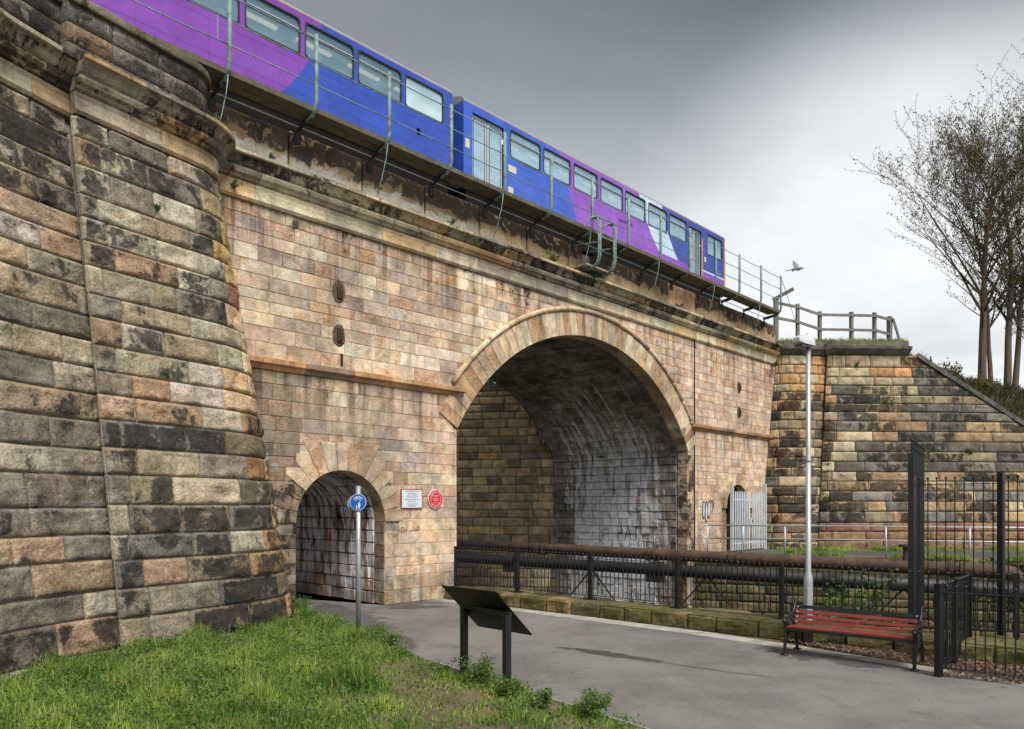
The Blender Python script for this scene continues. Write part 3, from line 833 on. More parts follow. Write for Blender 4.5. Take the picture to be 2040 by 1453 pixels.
# slope of the falling coping, in path length at each height
def a_of_x(x_): 
    lo, hi = 0.0, LRF
    for _ in range(30):
        mid = (lo + hi) / 2
        if M_rf(mid, 6, 0)[0] < x_: lo = mid
        else: hi = mid
    return lo
tab = [(z_, a_of_x(16.75 + (8.35 - z_) / .66)) for z_ in np.linspace(0, 8.4, 43)]
def clip_slope(z_):
    z_ = max(0, min(8.39, z_)); i = int(z_ / .2); f = z_ / .2 - i; i = min(i, 41)
    return tab[i][1] * (1 - f) + tab[i + 1][1] * f
PALR = [(lin(180, 156, 120), 4), (lin(160, 134, 104), 3), (lin(190, 174, 142), 2.8), (lin(124, 118, 108), 2.4), (lin(100, 94, 86), 1.5), (lin(172, 138, 104), 1.0), (lin(150, 134, 110), 3)]
def tint_right(a, z, rr):
    c = pick(PALR, rr); al = rr.choice((.3, .5, .7, .85, .98))
    if z > 7.0: al *= .5; c = pick([(lin(182, 166, 136), 2), (lin(190, 150, 104), 1)], rr)
    return c, al
def tint_right2(a, z, rr):
    c, al = tint_right(a, z, rr)
    if a > 3.6 + (8 - z) * .1 and z > 3.6: c = pick([(lin(124, 118, 106), 3), (lin(146, 132, 108), 2.4), (lin(104, 98, 88), 2), (lin(168, 140, 104), 1)], rr); al = rr.choice((.4, .6, .8))
    elif a > 6 and z > 2.6 and rr.random() < .5: c = pick([(lin(150, 140, 124), 2), (lin(110, 106, 98), 2)], rr); al = .25
    if z < 1.4: c = pick([(lin(134, 98, 84), 1), (lin(140, 112, 84), 2)], rr); al = .4
    return c, al
pilR = thing('pilaster', 'far rounded rock-faced stone pilaster behind the lamp post, right of the gated arch', 'pilaster', (11.8, 30.0, .5))
wingR = thing('wing_wall', 'long rock-faced stone wing wall with falling coping, at the right of the bridge', 'wall', (16, 30.3, .5))
rock_wall(pilR, M_rr, LRR, .45, 8.42, tint_right, M_rockr, (.33, .45), .5, 1.2, .025, .045, 9, 6, 300, M_mortd, seed=31)
rock_wall(wingR, M_rf, LRF, .45, 8.42, tint_right2, M_rockr, (.33, .45), .6, 1.7, .025, .045, 10, 6, 300, M_mortd, seed=41, clipr=lambda z_: LRF if z_ < .1 else clip_slope(z_))
RC1 = [(-.05, 8.44), (.05, 8.44), (.10, 8.50), (.20, 8.58), (.28, 8.64), (.30, 8.74), (-.05, 8.76)]
CPR = [(-.5, 8.765), (.05, 8.765), (.05, 9.0), (-.5, 9.02)]
for M_, L_, P_ in ((M_rr, LRR, pilR), (M_rf, 3.9, wingR)):
    for prf, nm, ln in ((RC1, 'cornice_stone', 1.3), (CPR, 'coping_stone', 1.2)):
        a = 0
        while a < L_ - .05:
            b = min(L_, a + ln * rnd.uniform(.8, 1.2)); b = L_ if L_ - b < .4 else b
            V, F, tt = moulding(lambda a_, z_, o_: M_(a_, max(z_, ZT), o_), prf, a + .005, b - .005, 4, (*lin(112, 110, 100), .4)); mb = MB(); mb.add(V, F, tt); mb.build(nm, M_cor, P_, world=True); a = b
z_ = 8.35
while z_ > .9:                                   # falling coping
    z2 = z_ - .52; a0, a1 = clip_slope(z_), clip_slope(z2)
    p, q = Vector(M_rf(a0, z_, .02)), Vector(M_rf(a1, z2, .02)); d = (q - p); p += d * .008; q -= d * .008
    mb = MB(); mb.bar(p + Vector((0, .12, .07)), q + Vector((0, .12, .07)), .42, .17, tint=(*lin(100, 100, 96), .3)); mb.build('coping_stone', M_cor, wingR, world=True); z_ = z2

# ------------------------------------------------------------------ brown wall seen through the arch
bw = [((2.3, 30.4), (2.3, 30.1)), ((1.2, 30.55), (1.2, 30.2)), ((-1.5, 31.1), (-1.5, 30.75)), ((-5, 32.2), (-5, 31.9))][::-1]
M_bw, LBW = make_path(bw)
backw = thing('retaining_wall', 'brown rock-faced retaining wall seen through the big arch beyond the river', 'wall', (-.5, 30.8, -2))
def tint_bw(a, z, rr):
    c = pick([(lin(196, 172, 134), 4), (lin(176, 156, 122), 3), (lin(210, 188, 150), 2), (lin(146, 130, 104), 2.4), (lin(216, 182, 128), .8)], rr)
    return c, rr.choice((.1, .25, .4))
rock_wall(backw, M_bw, LBW, -2.4, 6.9, tint_bw, M_brn, (.29, .38), .45, 1.15, .025, .045, 7, 5, 300, M_mort, seed=55)
CPB = [(-.4, 6.9), (.06, 6.9), (.06, 7.22), (-.4, 7.24)]
a = 0
while a < LBW - .1:
    b = min(LBW, a + 1.1); V, F, tt = moulding(M_bw, CPB, a + .005, b - .005, 1, (*lin(104, 100, 84), .3)); mb = MB(); mb.add(V, F, tt); mb.build('coping_stone', M_cor, backw, world=True); a = b

# ------------------------------------------------------------------ ground
FE = Vector((.754, -.657, 0)); FM = Vector((-.657, -.754, 0))
def Fl(tt, m=0.0, z=0.0): return Vector((-1.42, 18.23, 0)) + FE * tt + FM * m + Vector((0, 0, z))
def ground_mat():
    m, t, b = newmat('soil_ground'); pos = t.node('ShaderNodeNewGeometry').outputs['Position']
    n1 = t.noise(pos, 1.3, 6, .65, .3); n2 = t.noise(pos, 18, 6, .7); n3 = t.noise(pos, 60, 3, .6)
    c = t.mix(t.ss(n1, .42, .58), (.20, .145, .085), (.13, .105, .055))
    c = t.mix(t.math('MULTIPLY', t.ss(n2, .50, .62), .7), c, (.075, .095, .03))
    c = t.mix(1.0, c, t.rng(n3, .3, .7, .7, 1.25), 'MULTIPLY')
    c = t.mix(t.ss(t.noise(pos, 33, 2, .5), .68, .72), c, (.36, .33, .28))
    t.put(b.inputs['Base Color'], c); b.inputs['Roughness'].default_value = .95
    t.put(b.inputs['Normal'], t.bump(t.math('ADD', n2, n3), .8, .03)); return m
M_soil = ground_mat()
def asphalt_mat(name, base, far=False):
    m, t, b = newmat(name); pos = t.node('ShaderNodeNewGeometry').outputs['Position']
    n1 = t.noise(pos, .55, 6, .6, .4); n2 = t.noise(pos, 3.2, 6, .7, .3); n3 = t.noise(pos, 120, 2, .6); n4 = t.noise(pos, 26, 4, .7)
    c = t.mix(t.ss(n1, .35, .65), tuple(q * .80 for q in base), tuple(q * 1.16 for q in base))
    c = t.mix(t.math('MULTIPLY', t.ss(n2, .55, .68), .40), c, tuple(q * .45 for q in base))
    c = t.mix(t.math('MULTIPLY', t.ss(n2, .46, .36), .55), c, (base[0] * 1.30, base[1] * 1.22, base[2] * 1.1))
    c = t.mix(1.0, c, t.rng(n3, .3, .7, .60, 1.45), 'MULTIPLY')
    c = t.mix(t.ss(n4, .69, .74), c, (.40, .37, .30))
    vo = t.node('ShaderNodeTexVoronoi', feature='DISTANCE_TO_EDGE'); t.put(vo.inputs['Vector'], t.vmath('ADD', pos, t.scale(t.node('ShaderNodeTexNoise').outputs[1], (.0, .0, .0)))); vo.inputs['Scale'].default_value = .42
    wob = t.math('ADD', vo.outputs['Distance'], t.math('MULTIPLY', t.math('SUBTRACT', n4, .5), .03))
    c = t.mix(t.math('MULTIPLY', t.math('MULTIPLY', t.ss(wob, .008, .001), t.ss(n2, .55, .62)), .4), c, (.03, .028, .026))
    rough = .8
    if not far:
        x, y, z = t.sep(pos)
        # the damp run across the path and along the grass edge; also darker under the bench and at the tunnel
        def blob(cx, cy, dx, dy, wdt, ln, amt, soft=.45):
            u = t.math('ADD', t.math('MULTIPLY', t.math('SUBTRACT', x, cx), dx), t.math('MULTIPLY', t.math('SUBTRACT', y, cy), dy))
            v = t.math('ADD', t.math('MULTIPLY', t.math('SUBTRACT', x, cx), -dy), t.math('MULTIPLY', t.math('SUBTRACT', y, cy), dx))
            v = t.math('ADD', v, t.math('MULTIPLY', t.math('SUBTRACT', t.noise(pos, 2.0, 7, .68, .5), .5), 1.1 * wdt * 3.4))
            rr_ = t.math('ADD', t.math('POWER', t.math('DIVIDE', u, ln), 2.0), t.math('POWER', t.math('DIVIDE', v, wdt), 2.0))
            return t.math('MULTIPLY', t.ss(rr_, 1.0, 1 - soft), amt)
        wet = t.math('MAXIMUM', blob(1.45, 11.15, .78, -.62, .17, 1.05, .85), blob(2.7, 10.1, .8, -.6, .07, .9, .5))
        for args in ((-3.3, 15.2, .5, -.85, .5, 2.6, .6), (-2.2, 12.6, .55, -.83, .32, 1.5, .7), (-2.0, 16.3, .9, .2, .25, .7, .85), (4.9, 10.9, .78, -.62, .55, 1.5, .72), (-3.4, 18.0, -.72, .68, .8, 2.5, .7)):
            wet = t.math('MAXIMUM', wet, blob(*args))
        c = t.mix(wet, c, tuple(q * .30 for q in base)); rough = t.rng(wet, 0, 1, .82, .45)
    t.put(b.inputs['Base Color'], c); t.put(b.inputs['Roughness'], rough)
    b.inputs['Specular IOR Level'].default_value = .35
    t.put(b.inputs['Normal'], t.bump(t.math('ADD', n3, n4), .45, .008)); return m
M_asph = asphalt_mat('worn_asphalt', (.178, .168, .158))
M_asph2 = asphalt_mat('old_asphalt', (.085, .08, .075), far=True)
def poly(name, pts, mat, z=None, kind='structure'):
    mb = MB(); mb.add([(p[0], p[1], z if z is not None else p[2]) for p in pts], [tuple(range(len(pts)))])
    o = mb.build(name, mat); o['kind'] = kind; return o
Wl = lambda n: Wp(SC - HS, n, 0); Wr = lambda n: Wp(SC + HS, n, 0)
poly('ground', [Fl(2200, -.15), (2200, -2200), (-2200, -2200), (-2200, 2200), Wl(2200), Wl(0), Fl(-.6, -.15)], M_soil, -.012)
LIPA, LIPB = Vector((6.28, 26.40, 0)), Vector((12.6, 24.3, 0)); ld = (LIPB - LIPA).normalized()
def Lp(tt, m=0.0, z=0.0): return LIPA + ld * tt + Vector((ld.y, -ld.x, 0)) * m + Vector((0, 0, z))
poly('far_bank', [Lp(-.35), Lp(30), Lp(60, 8), (2200, -40), (2200, 2200), Wr(2200), Wr(.3)], M_asph2, .50)
M_water = simple('river_water', (.02, .022, .016), .08, var=.3, nscale=2, bump=.5)
poly('river', [(-80, -5), (90, -5), (90, 90), (-80, 90)], M_water, -2.3)
# the asphalt path, laid 4 mm above the soil
GE = [(-4.75, 16.05), (-4.25, 15.2), (-3.35, 14.2), (-1.78, 11.8), (-1.10, 10.5), (-.03, 9.10), (1.24, 7.42), (3.2, 4.9), (9, -3)]
edge = []
strip = [(-1.95, 17.72), (-.5, 16.28), (1.3, 14.55), (3.08, 12.86), (4.2, 11.62), (5.35, 10.25), (6.4, 8.95), (12, 3.5), (18, -3)]
tun = [Wp(.0, 0, 0), Wp(.0, 8, 0), Wp(-2.185, 8, 0), Wp(-2.185, 0, 0)]
poly('path', [tuple(p) for p in GE] + strip[::-1] + [tuple(Wp(1.8, -.3, 0))[:2], tuple(Wp(1.8, .02, 0))[:2], tuple(Wp(0, .02, 0))[:2]] + [tuple(p)[:2] for p in tun] + [tuple(Wp(-2.185, -.05, 0))[:2], tuple(Wp(-2.9, -.05, 0))[:2]], M_asph, .0)
M_conc = simple('pale_concrete', (.42, .40, .36), .9, var=.3, nscale=4, bump=.4, dirt=(.16, .15, .11), dirt_amt=.6)
# concrete channel strip between path and plinth
mb = MB(); sp = [Vector((p[0], p[1], .004)) for p in strip[:7]]
def width(i): return [.25, .30, .42, .42, .34, .30, .25][i]
for i in range(len(sp) - 1):
    d = (sp[i + 1] - sp[i]).normalized(); nn = Vector((-d.y, d.x, 0)) 
    k = 3
    for j in range(k):
        a, b = sp[i].lerp(sp[i + 1], j / k), sp[i].lerp(sp[i + 1], (j + 1) / k); wa = width(i) + (width(i + 1) - width(i)) * j / k; wb = width(i) + (width(i + 1) - width(i)) * (j + 1) / k
        mb.add([a, b, b + nn * wb, a + nn * wa], [(0, 1, 2, 3)])
o = mb.build('concrete_strip', M_conc); o['kind'] = 'structure'
# timber edging along the grass
M_edge = simple('pale_edging', (.40, .37, .32), .9, var=.35, nscale=8, bump=.4)
for i in range(3, 8):
    a, b = Vector((*GE[i - 0], 0)) if i < 8 else None, None
ed = [Vector((*p, 0)) for p in GE[4:8]]
edg = thing('path_edging', 'thin pale edging board between the asphalt path and the grass', 'edging', tuple(ed[1]))
for a, b in zip(ed, ed[1:]):
    k = max(1, int((b - a).length / 1.0))
    for j in range(k):
        p, q = a.lerp(b, j / k), a.lerp(b, (j + 1) / k); g = (q - p) * .004
        mb = MB(); mb.bar(p + g + Vector((0, 0, .0)), q - g + Vector((0, 0, .0)), .022, .07); mb.build('board', M_edge, edg, world=True)

# raised grass bank
def edge_d(x, y):
    best = 1e9; sgn = 1
    for (ax, ay), (bx, by) in zip(GE, GE[1:]):
        dx, dy = bx - ax, by - ay; L2 = dx * dx + dy * dy
        tt = max(0, min(1, ((x - ax) * dx + (y - ay) * dy) / L2)); qx, qy = ax + dx * tt - x, ay + dy * tt - y
        d = math.hypot(qx, qy)
        if d < best: best = d; sgn = 1 if (dx * (y - ay) - dy * (x - ax)) < 0 else -1
    return best * sgn
def bank_h(x, y):
    d = edge_d(x, y)
    if d < 0: return -.03
    return min(.16, .16 * (1 - math.exp(-d / 1.2))) + .03 * noise.noise(Vector((x * .9, y * .9, 0))) * min(1, d) - .004
mb = MB(); nx, ny = 74, 74; xs = np.linspace(-9, 5, nx); ys = np.linspace(1.5, 16.4, ny)
V = [(x, y, bank_h(x, y)) for y in ys for x in xs]
mb.add(V, [(j * nx + i, j * nx + i + 1, (j + 1) * nx + i + 1, (j + 1) * nx + i) for j in range(ny - 1) for i in range(nx - 1)])
o = mb.build('grass_bank', M_soil, smooth=True); o['kind'] = 'structure'

# plinth of mossy stones under the railing
pl = thing('plinth', 'low mossy stone plinth carrying the black railing beside the river', 'plinth', tuple(Fl(5)))
def pfront(tt): return .33 + .22 * min(1, max(0, (tt - 1.5) / 3.5))
def Mpl(a, z, o):
    p = Fl(a, pfront(a) + o, z); return tuple(p)
tt = -.55; rr = random.Random(3)
while tt < 16:
    b = tt + rr.uniform(.5, .78)
    V, F = grid_stone(Mpl, tt + .006, b - .006, tt + .006, b - .006, -.02, .245 + rr.uniform(-.012, .02), 6, 5, .03, .04, .55, rr.uniform(0, 50), .025)
    # close the top
    o0 = len(V); zt = .262
    V = list(V) + [tuple(Fl(tt + .008, pfront(tt) - .0, zt)), tuple(Fl(b - .008, pfront(b) - .0, zt)), tuple(Fl(b - .008, -.18, zt)), tuple(Fl(tt + .008, -.18, zt)), tuple(Fl(tt + .008, -.18, -.3)), tuple(Fl(b - .008, -.18, -.3)), tuple(Fl(tt + .008, pfront(tt), -.1)), tuple(Fl(b - .008, pfront(b), -.1))]
    F = list(F) + [(o0, o0 + 1, o0 + 2, o0 + 3), (o0 + 3, o0 + 2, o0 + 5, o0 + 4), (o0 + 6, o0 + 7, o0 + 1, o0)]
    mb = MB(); mb.add(V, F, (*pick([(lin(120, 112, 76), 2), (lin(104, 94, 70), 2), (lin(138, 122, 88), 1)], rr), .3)); mb.build('stone', M_moss, pl, world=True)
    tt = b
# river walls
mb = MB(); mb.add([Fl(-1, -.17, -2.6), Fl(60, -.17, -2.6), Fl(60, -.17, 0), Fl(-1, -.17, 0)], [(3, 2, 1, 0)]); o = mb.build('near_bank_wall', M_mortd); o['kind'] = 'structure'
rw = thing('river_wall', 'mossy stone river wall below the far bank, behind the pipes', 'wall', tuple(Lp(4, 0, -2.3)))
Mrw = lambda a, z, o: tuple(Lp(a, o, z))
rock_wall(rw, Mrw, 24, -2.35, .36, lambda a, z, rr: (pick([(lin(112, 100, 66), 2), (lin(94, 86, 60), 2), (lin(124, 110, 84), 2), (lin(78, 74, 58), 1)], rr), .35), M_moss, (.26, .36), .4, 1.1, .015, .035, 7, 5, 300, M_mortd, seed=77)
mb = MB(); a = -.3
while a < 24:
    b = a + 1.3; mb = MB(); mb.add(*(lambda V, F: (V, F, (*lin(126, 118, 98), .2)))(*moulding(Mrw, [(-.4, .37), (.06, .37), (.07, .40), (.06, .53), (-.4, .535)], a + .005, b - .005, 1)[:2])); mb.build('coping_stone', M_moss, rw, world=True); a = b

# ------------------------------------------------------------------ pipes
M_prust = simple('rusty_pipe_iron', (.085, .052, .036), .75, var=.6, nscale=3, bump=.5, dirt=(.14, .075, .035), dirt_amt=.7)
M_pblk = simple('black_pipe_iron', (.022, .021, .021), .55, var=.4, nscale=3, bump=.3, dirt=(.06, .04, .03), dirt_amt=.5)
pa, pb = Vector((-3.3, 27.57, .86)), Vector((10.95, 16.95, .72)); pdv = (pb - pa).normalized()
p1 = thing('river_pipe', 'thick rusty brown pipe crossing the river under the big arch', 'pipe', tuple(pa))
mb = MB(); mb.tube([pa, pa.lerp(pb, .5), pb, pb + pdv * .25 + Vector((0, 0, -.03)), pb + pdv * .42 + Vector((0, 0, -.15)), pb + pdv * .5 + Vector((0, 0, -.6))], .165, 20); mb.build('pipe_run', M_prust, p1, world=True, smooth=True)
for f in (.30, .52, .66, .955):
    c = pa.lerp(pb, f)
    for dd_ in (-.11, .11):
        mb = MB(); mb.tube([c + pdv * (dd_ - .035), c + pdv * (dd_ + .035)], .205, 20); mb.build('flange', M_prust, p1, world=True, smooth=False)
mb = MB(); mb.tube([pa.lerp(pb, .895) + Vector((0, 0, .1)), pa.lerp(pb, .895) + Vector((0, 0, .5))], .07, 12); mb.tube([pa.lerp(pb, .895) + Vector((0, 0, .48)), pa.lerp(pb, .895) + Vector((0, 0, .54))], .16, 14); mb.build('valve', M_prust, p1, world=True)
qa, qb = Vector((-3.1, 27.0, .42)), Vector((12.2, 15.2, .36)); qd = (qb - qa).normalized()
p2 = thing('river_pipe', 'black pipe running just below the rusty pipe over the river', 'pipe', tuple(qa))
mb = MB(); mb.tube([qa, qa.lerp(qb, .5), qb], .17, 20); mb.build('pipe_run', M_pblk, p2, world=True, smooth=True)
for f in (.2, .47, .72):
    c = qa.lerp(qb, f); mb = MB(); mb.tube([c - qd * .18, c + qd * .18], .21, 18); mb.build('collar', M_pblk, p2, world=True)
    mb = MB(); mb.box(c + Vector((0, 0, -.26)), (.45, .3, .2), rz=-.66); mb.build('pipe_saddle', M_pblk, p2, world=True)
for f in (.36, .55, .8):
    c = qa.lerp(qb, f); sd = Vector((-qd.y, qd.x, 0)); mb = MB(); mb.bar(c + Vector((0, 0, -.1)), c + sd * .0 + qd * .8 + Vector((0, 0, -1.0)), .04); mb.bar(c + Vector((0, 0, -.1)), c - qd * .8 + Vector((0, 0, -1.0)), .04); mb.build('brace', M_rust, p2, world=True)

# ------------------------------------------------------------------ black railings
M_blk = simple('black_paint', (.012, .013, .016), .32, var=.3, nscale=9, bump=.12, dirt=(.03, .03, .032), dirt_amt=.3)
def sphere_prof(r, k=6): return [(max(.0005, r * math.sin(math.pi * i / k)), -r * math.cos(math.pi * i / k)) for i in range(k + 1)]
mb = MB(); mb.tube([(0, 0, 0), (0, 0, 1)], .0095, 6); bar_me = None
_tmp = mb.build('bar', M_blk); bar_me = _tmp.data; bpy.data.objects.remove(_tmp)
mb = MB(); mb.lathe((0, 0, 0), sphere_prof(.022), 8); _tmp = mb.build('finial', M_blk, smooth=True); ball_me = _tmp.data; bpy.data.objects.remove(_tmp)
def put(me, name, parent, loc, scale=(1, 1, 1), rz=0):
    o = bpy.data.objects.new(name, me); col.objects.link(o); o.parent = parent; o.location = loc; o.scale = scale; o.rotation_euler = (0, 0, rz); return o
def fence(root, pts, zb, zt, post=.075, pzt=None, pitch=.102, posts=None, base=False, lowrail=.09, toprail=.10, pz0=None, skip_first_post=False):
    ro = Vector(root.location)
    pzt = pzt or zt + .0
    for i, p in enumerate(pts):
        p = Vector((p[0], p[1], 0))
        if not (skip_first_post and i == 0) and (posts is None or i in posts):
            q = pts[min(i + 1, len(pts) - 1)]; q0 = pts[max(i - 1, 0)]; an = math.atan2(q[1] - q0[1], q[0] - q0[0])
            mb = MB(); z0 = pz0 if pz0 is not None else zb
            mb.box((p.x, p.y, (z0 + pzt) / 2), (post, post, pzt - z0), an); mb.box((p.x, p.y, pzt + .004), (post + .006, post + .006, .012), an)
            if base: mb.box((p.x, p.y, z0 + .012), (post + .13, post + .13, .018), an)
            mb.build('post', M_blk, root, world=True)
        if i == len(pts) - 1: break
        q = Vector((pts[i + 1][0], pts[i + 1][1], 0)); d = q - p; L = d.length; d.normalize()
        for zz_ in (zb + lowrail, zt - toprail):
            mb = MB(); mb.bar(p + d * post / 2 + Vector((0, 0, zz_)), q - d * post / 2 + Vector((0, 0, zz_)), .035, .010); mb.build('rail', M_blk, root, world=True)
        k = max(1, int(round((L - post) / pitch))); inv = root_mat(root).inverted()
        for j in range(k):
            c = p + d * (post / 2 + (L - post) * (j + .5) / k); lc = inv @ Vector((c.x, c.y, zb + lowrail - .01))
            h = zt - .02 - (zb + lowrail - .01)
            b_ = put(bar_me, 'bar', root, lc, (1, 1, h)); f_ = bpy.data.objects.new('finial', ball_me); col.objects.link(f_); f_.parent = b_
            f_.location = (0, 0, 1.0); f_.scale = (1, 1, 1 / h)
lowf = thing('railing', 'low black bar railing with ball tops on the mossy plinth along the river', 'railing', tuple(Fl(0, 0, .26)))
fp = [tuple(Fl(0.03 + 2 * i))[:2] for i in range(5)] + [tuple(Fl(9.93))[:2]]
fence(lowf, fp, .26, 1.215, base=True, posts=[0, 1, 2, 3, 4])
lowr = thing('railing', 'low black ball-topped railing behind the tall fence, at the right edge', 'railing', (6.2, 11.7, .26))
fence(lowr, [fp[-1], (7.4, 11.05), (8.7, 10.4)], .26, 1.20, skip_first_post=True, pitch=.13)
tall = thing('fence', 'tall black ball-topped bar fence standing beside the river at right', 'fence', (6.9, 12.6, .1))
fence(tall, [(6.53, 12.28), (7.34, 11.30), (8.0, 9.9)], .26, 2.66, pitch=.135, post=.08, pzt=2.69, lowrail=.1, toprail=.12)
fan = thing('fence', 'narrow tallest black fence panel reaching out over the river bank', 'fence', (6.42, 12.05, .1))
fence(fan, [(6.36, 12.0), (7.75, 14.15)], .26, 3.28, pitch=.12, post=.085, pzt=3.02, posts=[0], toprail=.14)
encl = thing('railing', 'low black railing enclosure with ball tops on the leaf litter right of the bench', 'railing', (5.5, 9.68, 0))
fence(encl, [(6.75, 11.12), (6.1, 10.38), (5.49, 9.69), (6.95, 8.72), (8.2, 7.9)], .02, 1.19, post=.075, pz0=-.02, lowrail=.10, toprail=.10)

# ------------------------------------------------------------------ galvanised handrail on the far bank
M_galv = simple('galvanised_steel', (.55, .58, .61), .45, metal=.3, var=.2, nscale=5, bump=.1)
hr = thing('handrail', 'pale galvanised two-rail handrail along the edge of the far bank', 'handrail', (8, 26.5, .53))
hp = [Lp(.55, -.15), Lp(1.75, -.15), Lp(3.1, -.15), Lp(6.2, -.15), Lp(8.6, -.15), Lp(11.6, -.15), Lp(14.6, -.15), Lp(17.6, -.15)]
for p in hp:
    mb = MB(); mb.tube([p + Vector((0, 0, .5)), p + Vector((0, 0, 1.5))], .028, 10); mb.tube([p + Vector((0, 0, .5)), p + Vector((0, 0, .515))], .07, 10); mb.build('post', M_galv, hr, world=True, smooth=True)
for z_ in (1.52, 1.07):
    mb = MB(); mb.tube([hp[0] + Vector((0, 0, z_)), hp[-1] + Vector((0, 0, z_))], .026, 10); mb.build('rail', M_galv, hr, world=True, smooth=True)
mb = MB(); mb.tube([hp[0] + ld * (-.225 * math.sin(a)) + Vector((0, 0, 1.295 + .225 * math.cos(a))) for a in np.linspace(0, math.pi, 12)], .026, 10); mb.build('end_loop', M_galv, hr, world=True, smooth=True)

# palisade gate in front of the small far arch
pg = thing('palisade_gate', 'pale galvanised palisade gate closing the small arch at the far end of the bridge', 'gate', tuple(Wp(16.7, -.45, .5)), ANG)
M_gate = simple('galvanised_pale', (.62, .66, .72), .45, metal=.2, var=.15, nscale=3, bump=.05)
def pale(x_, w_=.065):
    mb = MB(); zt_ = 2.18; h = .012
    pr_ = [(-w_ / 2, 0), (-w_ / 2, zt_ - .1), (-.01, zt_), (.01, zt_), (w_ / 2, zt_ - .1), (w_ / 2, 0)]
    V = [(x_ + a, -.03 + (0.018 if abs(a) < .02 else 0) * -1, z + .06) for a, z in pr_] + [(x_ + a, -.02, z + .06) for a, z in pr_]
    F = [tuple(range(6)), tuple(range(11, 5, -1))] + [((i + 1) % 6, i, 6 + i, 6 + (i + 1) % 6) for i in range(6)]
    mb.add(V, F); mb.build('pale', M_gate, pg)
for i in range(18):
    if i == 9: continue
    pale(-1.19 + i * .14, .066 if i != 8 else .10)
for z_ in (.32, 1.93):
    MB().box((0, 0, z_), (2.5, .03, .06)).build('rail', M_gate, pg)
for x_ in (-1.36, 1.36): MB().box((x_, .02, 1.28), (.10, .10, 2.56)).build('gate_post', M_gate, pg)
MB().box((.02, -.05, 1.12), (.24, .06, .22)).build('lock_box', M_gate, pg)
MB().box((.06, -.085, 1.12), (.05, .02, .12)).build('lock_slot', bpy.data.materials['black_gap'], pg)

# graffiti marks (flat paint, thin)
M_gwhite = simple('white_spray_paint', (.60, .60, .64), .7); M_gblk = simple('black_spray_paint', (.03, .03, .035), .7)
gr = thing('graffiti', 'white bubble graffiti with black outline beside the palisade gate', 'graffiti', tuple(Wp(14.25, -.03, 2.05)), ANG)
for k_, (x_, z_, w_, h_) in enumerate(((-.24, .0, .10, .66), (-.05, -.06, .09, .78), (.14, .02, .12, .64), (.34, .14, .12, .42))):
    for sc_, mt, o_ in ((1.0, M_gblk, 0), (.72, M_gwhite, .004)):
        if k_ == 3 and sc_ < 1: continue
        n = 18; V = [(x_ + w_ * sc_ * math.cos(2 * math.pi * j / n) + .05 * math.sin(3 * 2 * math.pi * j / n) * w_, -o_, z_ + h_ / 2 * (sc_ + (0.1 if sc_ < 1 else 0)) * math.sin(2 * math.pi * j / n)) for j in range(n)]
        if k_ == 3: MB().tube([Vector(v) for v in V] + [Vector(V[0])], .012, 4).build('paint_mark', mt, gr)
        else:
            mb = MB(); mb.add(V, [tuple(range(n))]); mb.build('paint_mark', mt, gr)
g2 = thing('graffiti', 'thin scratched name written on the pale stones below the two plaques', 'graffiti', tuple(Wp(.25, -.022, 1.66)), ANG)
M_scr = simple('pencil_scratch', (.16, .12, .09), .9)
def stroke(pts, par, mat, w=.006, nm='scratch'): mb = MB(); mb.tube([(x, 0, z) for x, z in pts], w, 4, flat=.4); mb.build(nm, mat, par)
stroke([(-.02, -.16), (0, .12), (.10, .10), (.15, .0), (.10, -.12), (-.04, -.14)], g2, M_scr)
stroke([(.24 + .055 * math.cos(a), .055 * math.sin(a)) for a in np.linspace(0, 6.28, 12)], g2, M_scr)
stroke([(.34, -.08), (.35, .05), (.40, .07)], g2, M_scr); stroke([(.47, -.07), (.475, .04)], g2, M_scr)
stroke([(.53, -.05), (.54, .06), (.59, .03), (.60, -.05)], g2, M_scr); stroke([(.68 + .045 * math.cos(a), .02 + .05 * math.sin(a)) for a in np.linspace(0, 6.28, 12)], g2, M_scr)
g3 = thing('graffiti', 'black painted letters on the white-streaked side of the big arch', 'graffiti', tuple(Wp(SC + HS - .04, 2.4, 1.2)), ANG + R(-90))
for pts in ([(-.5, -.25), (-.5, .25), (-.35, .22), (-.35, .02), (-.5, 0)], [(-.2, -.25), (-.05, .25), (.08, -.25)], [(-.16, -.05), (.05, -.05)], [(.15, .25), (.45, .25)], [(.3, .25), (.3, -.25)]):
    stroke(pts, g3, M_gblk, .018, 'paint_mark')

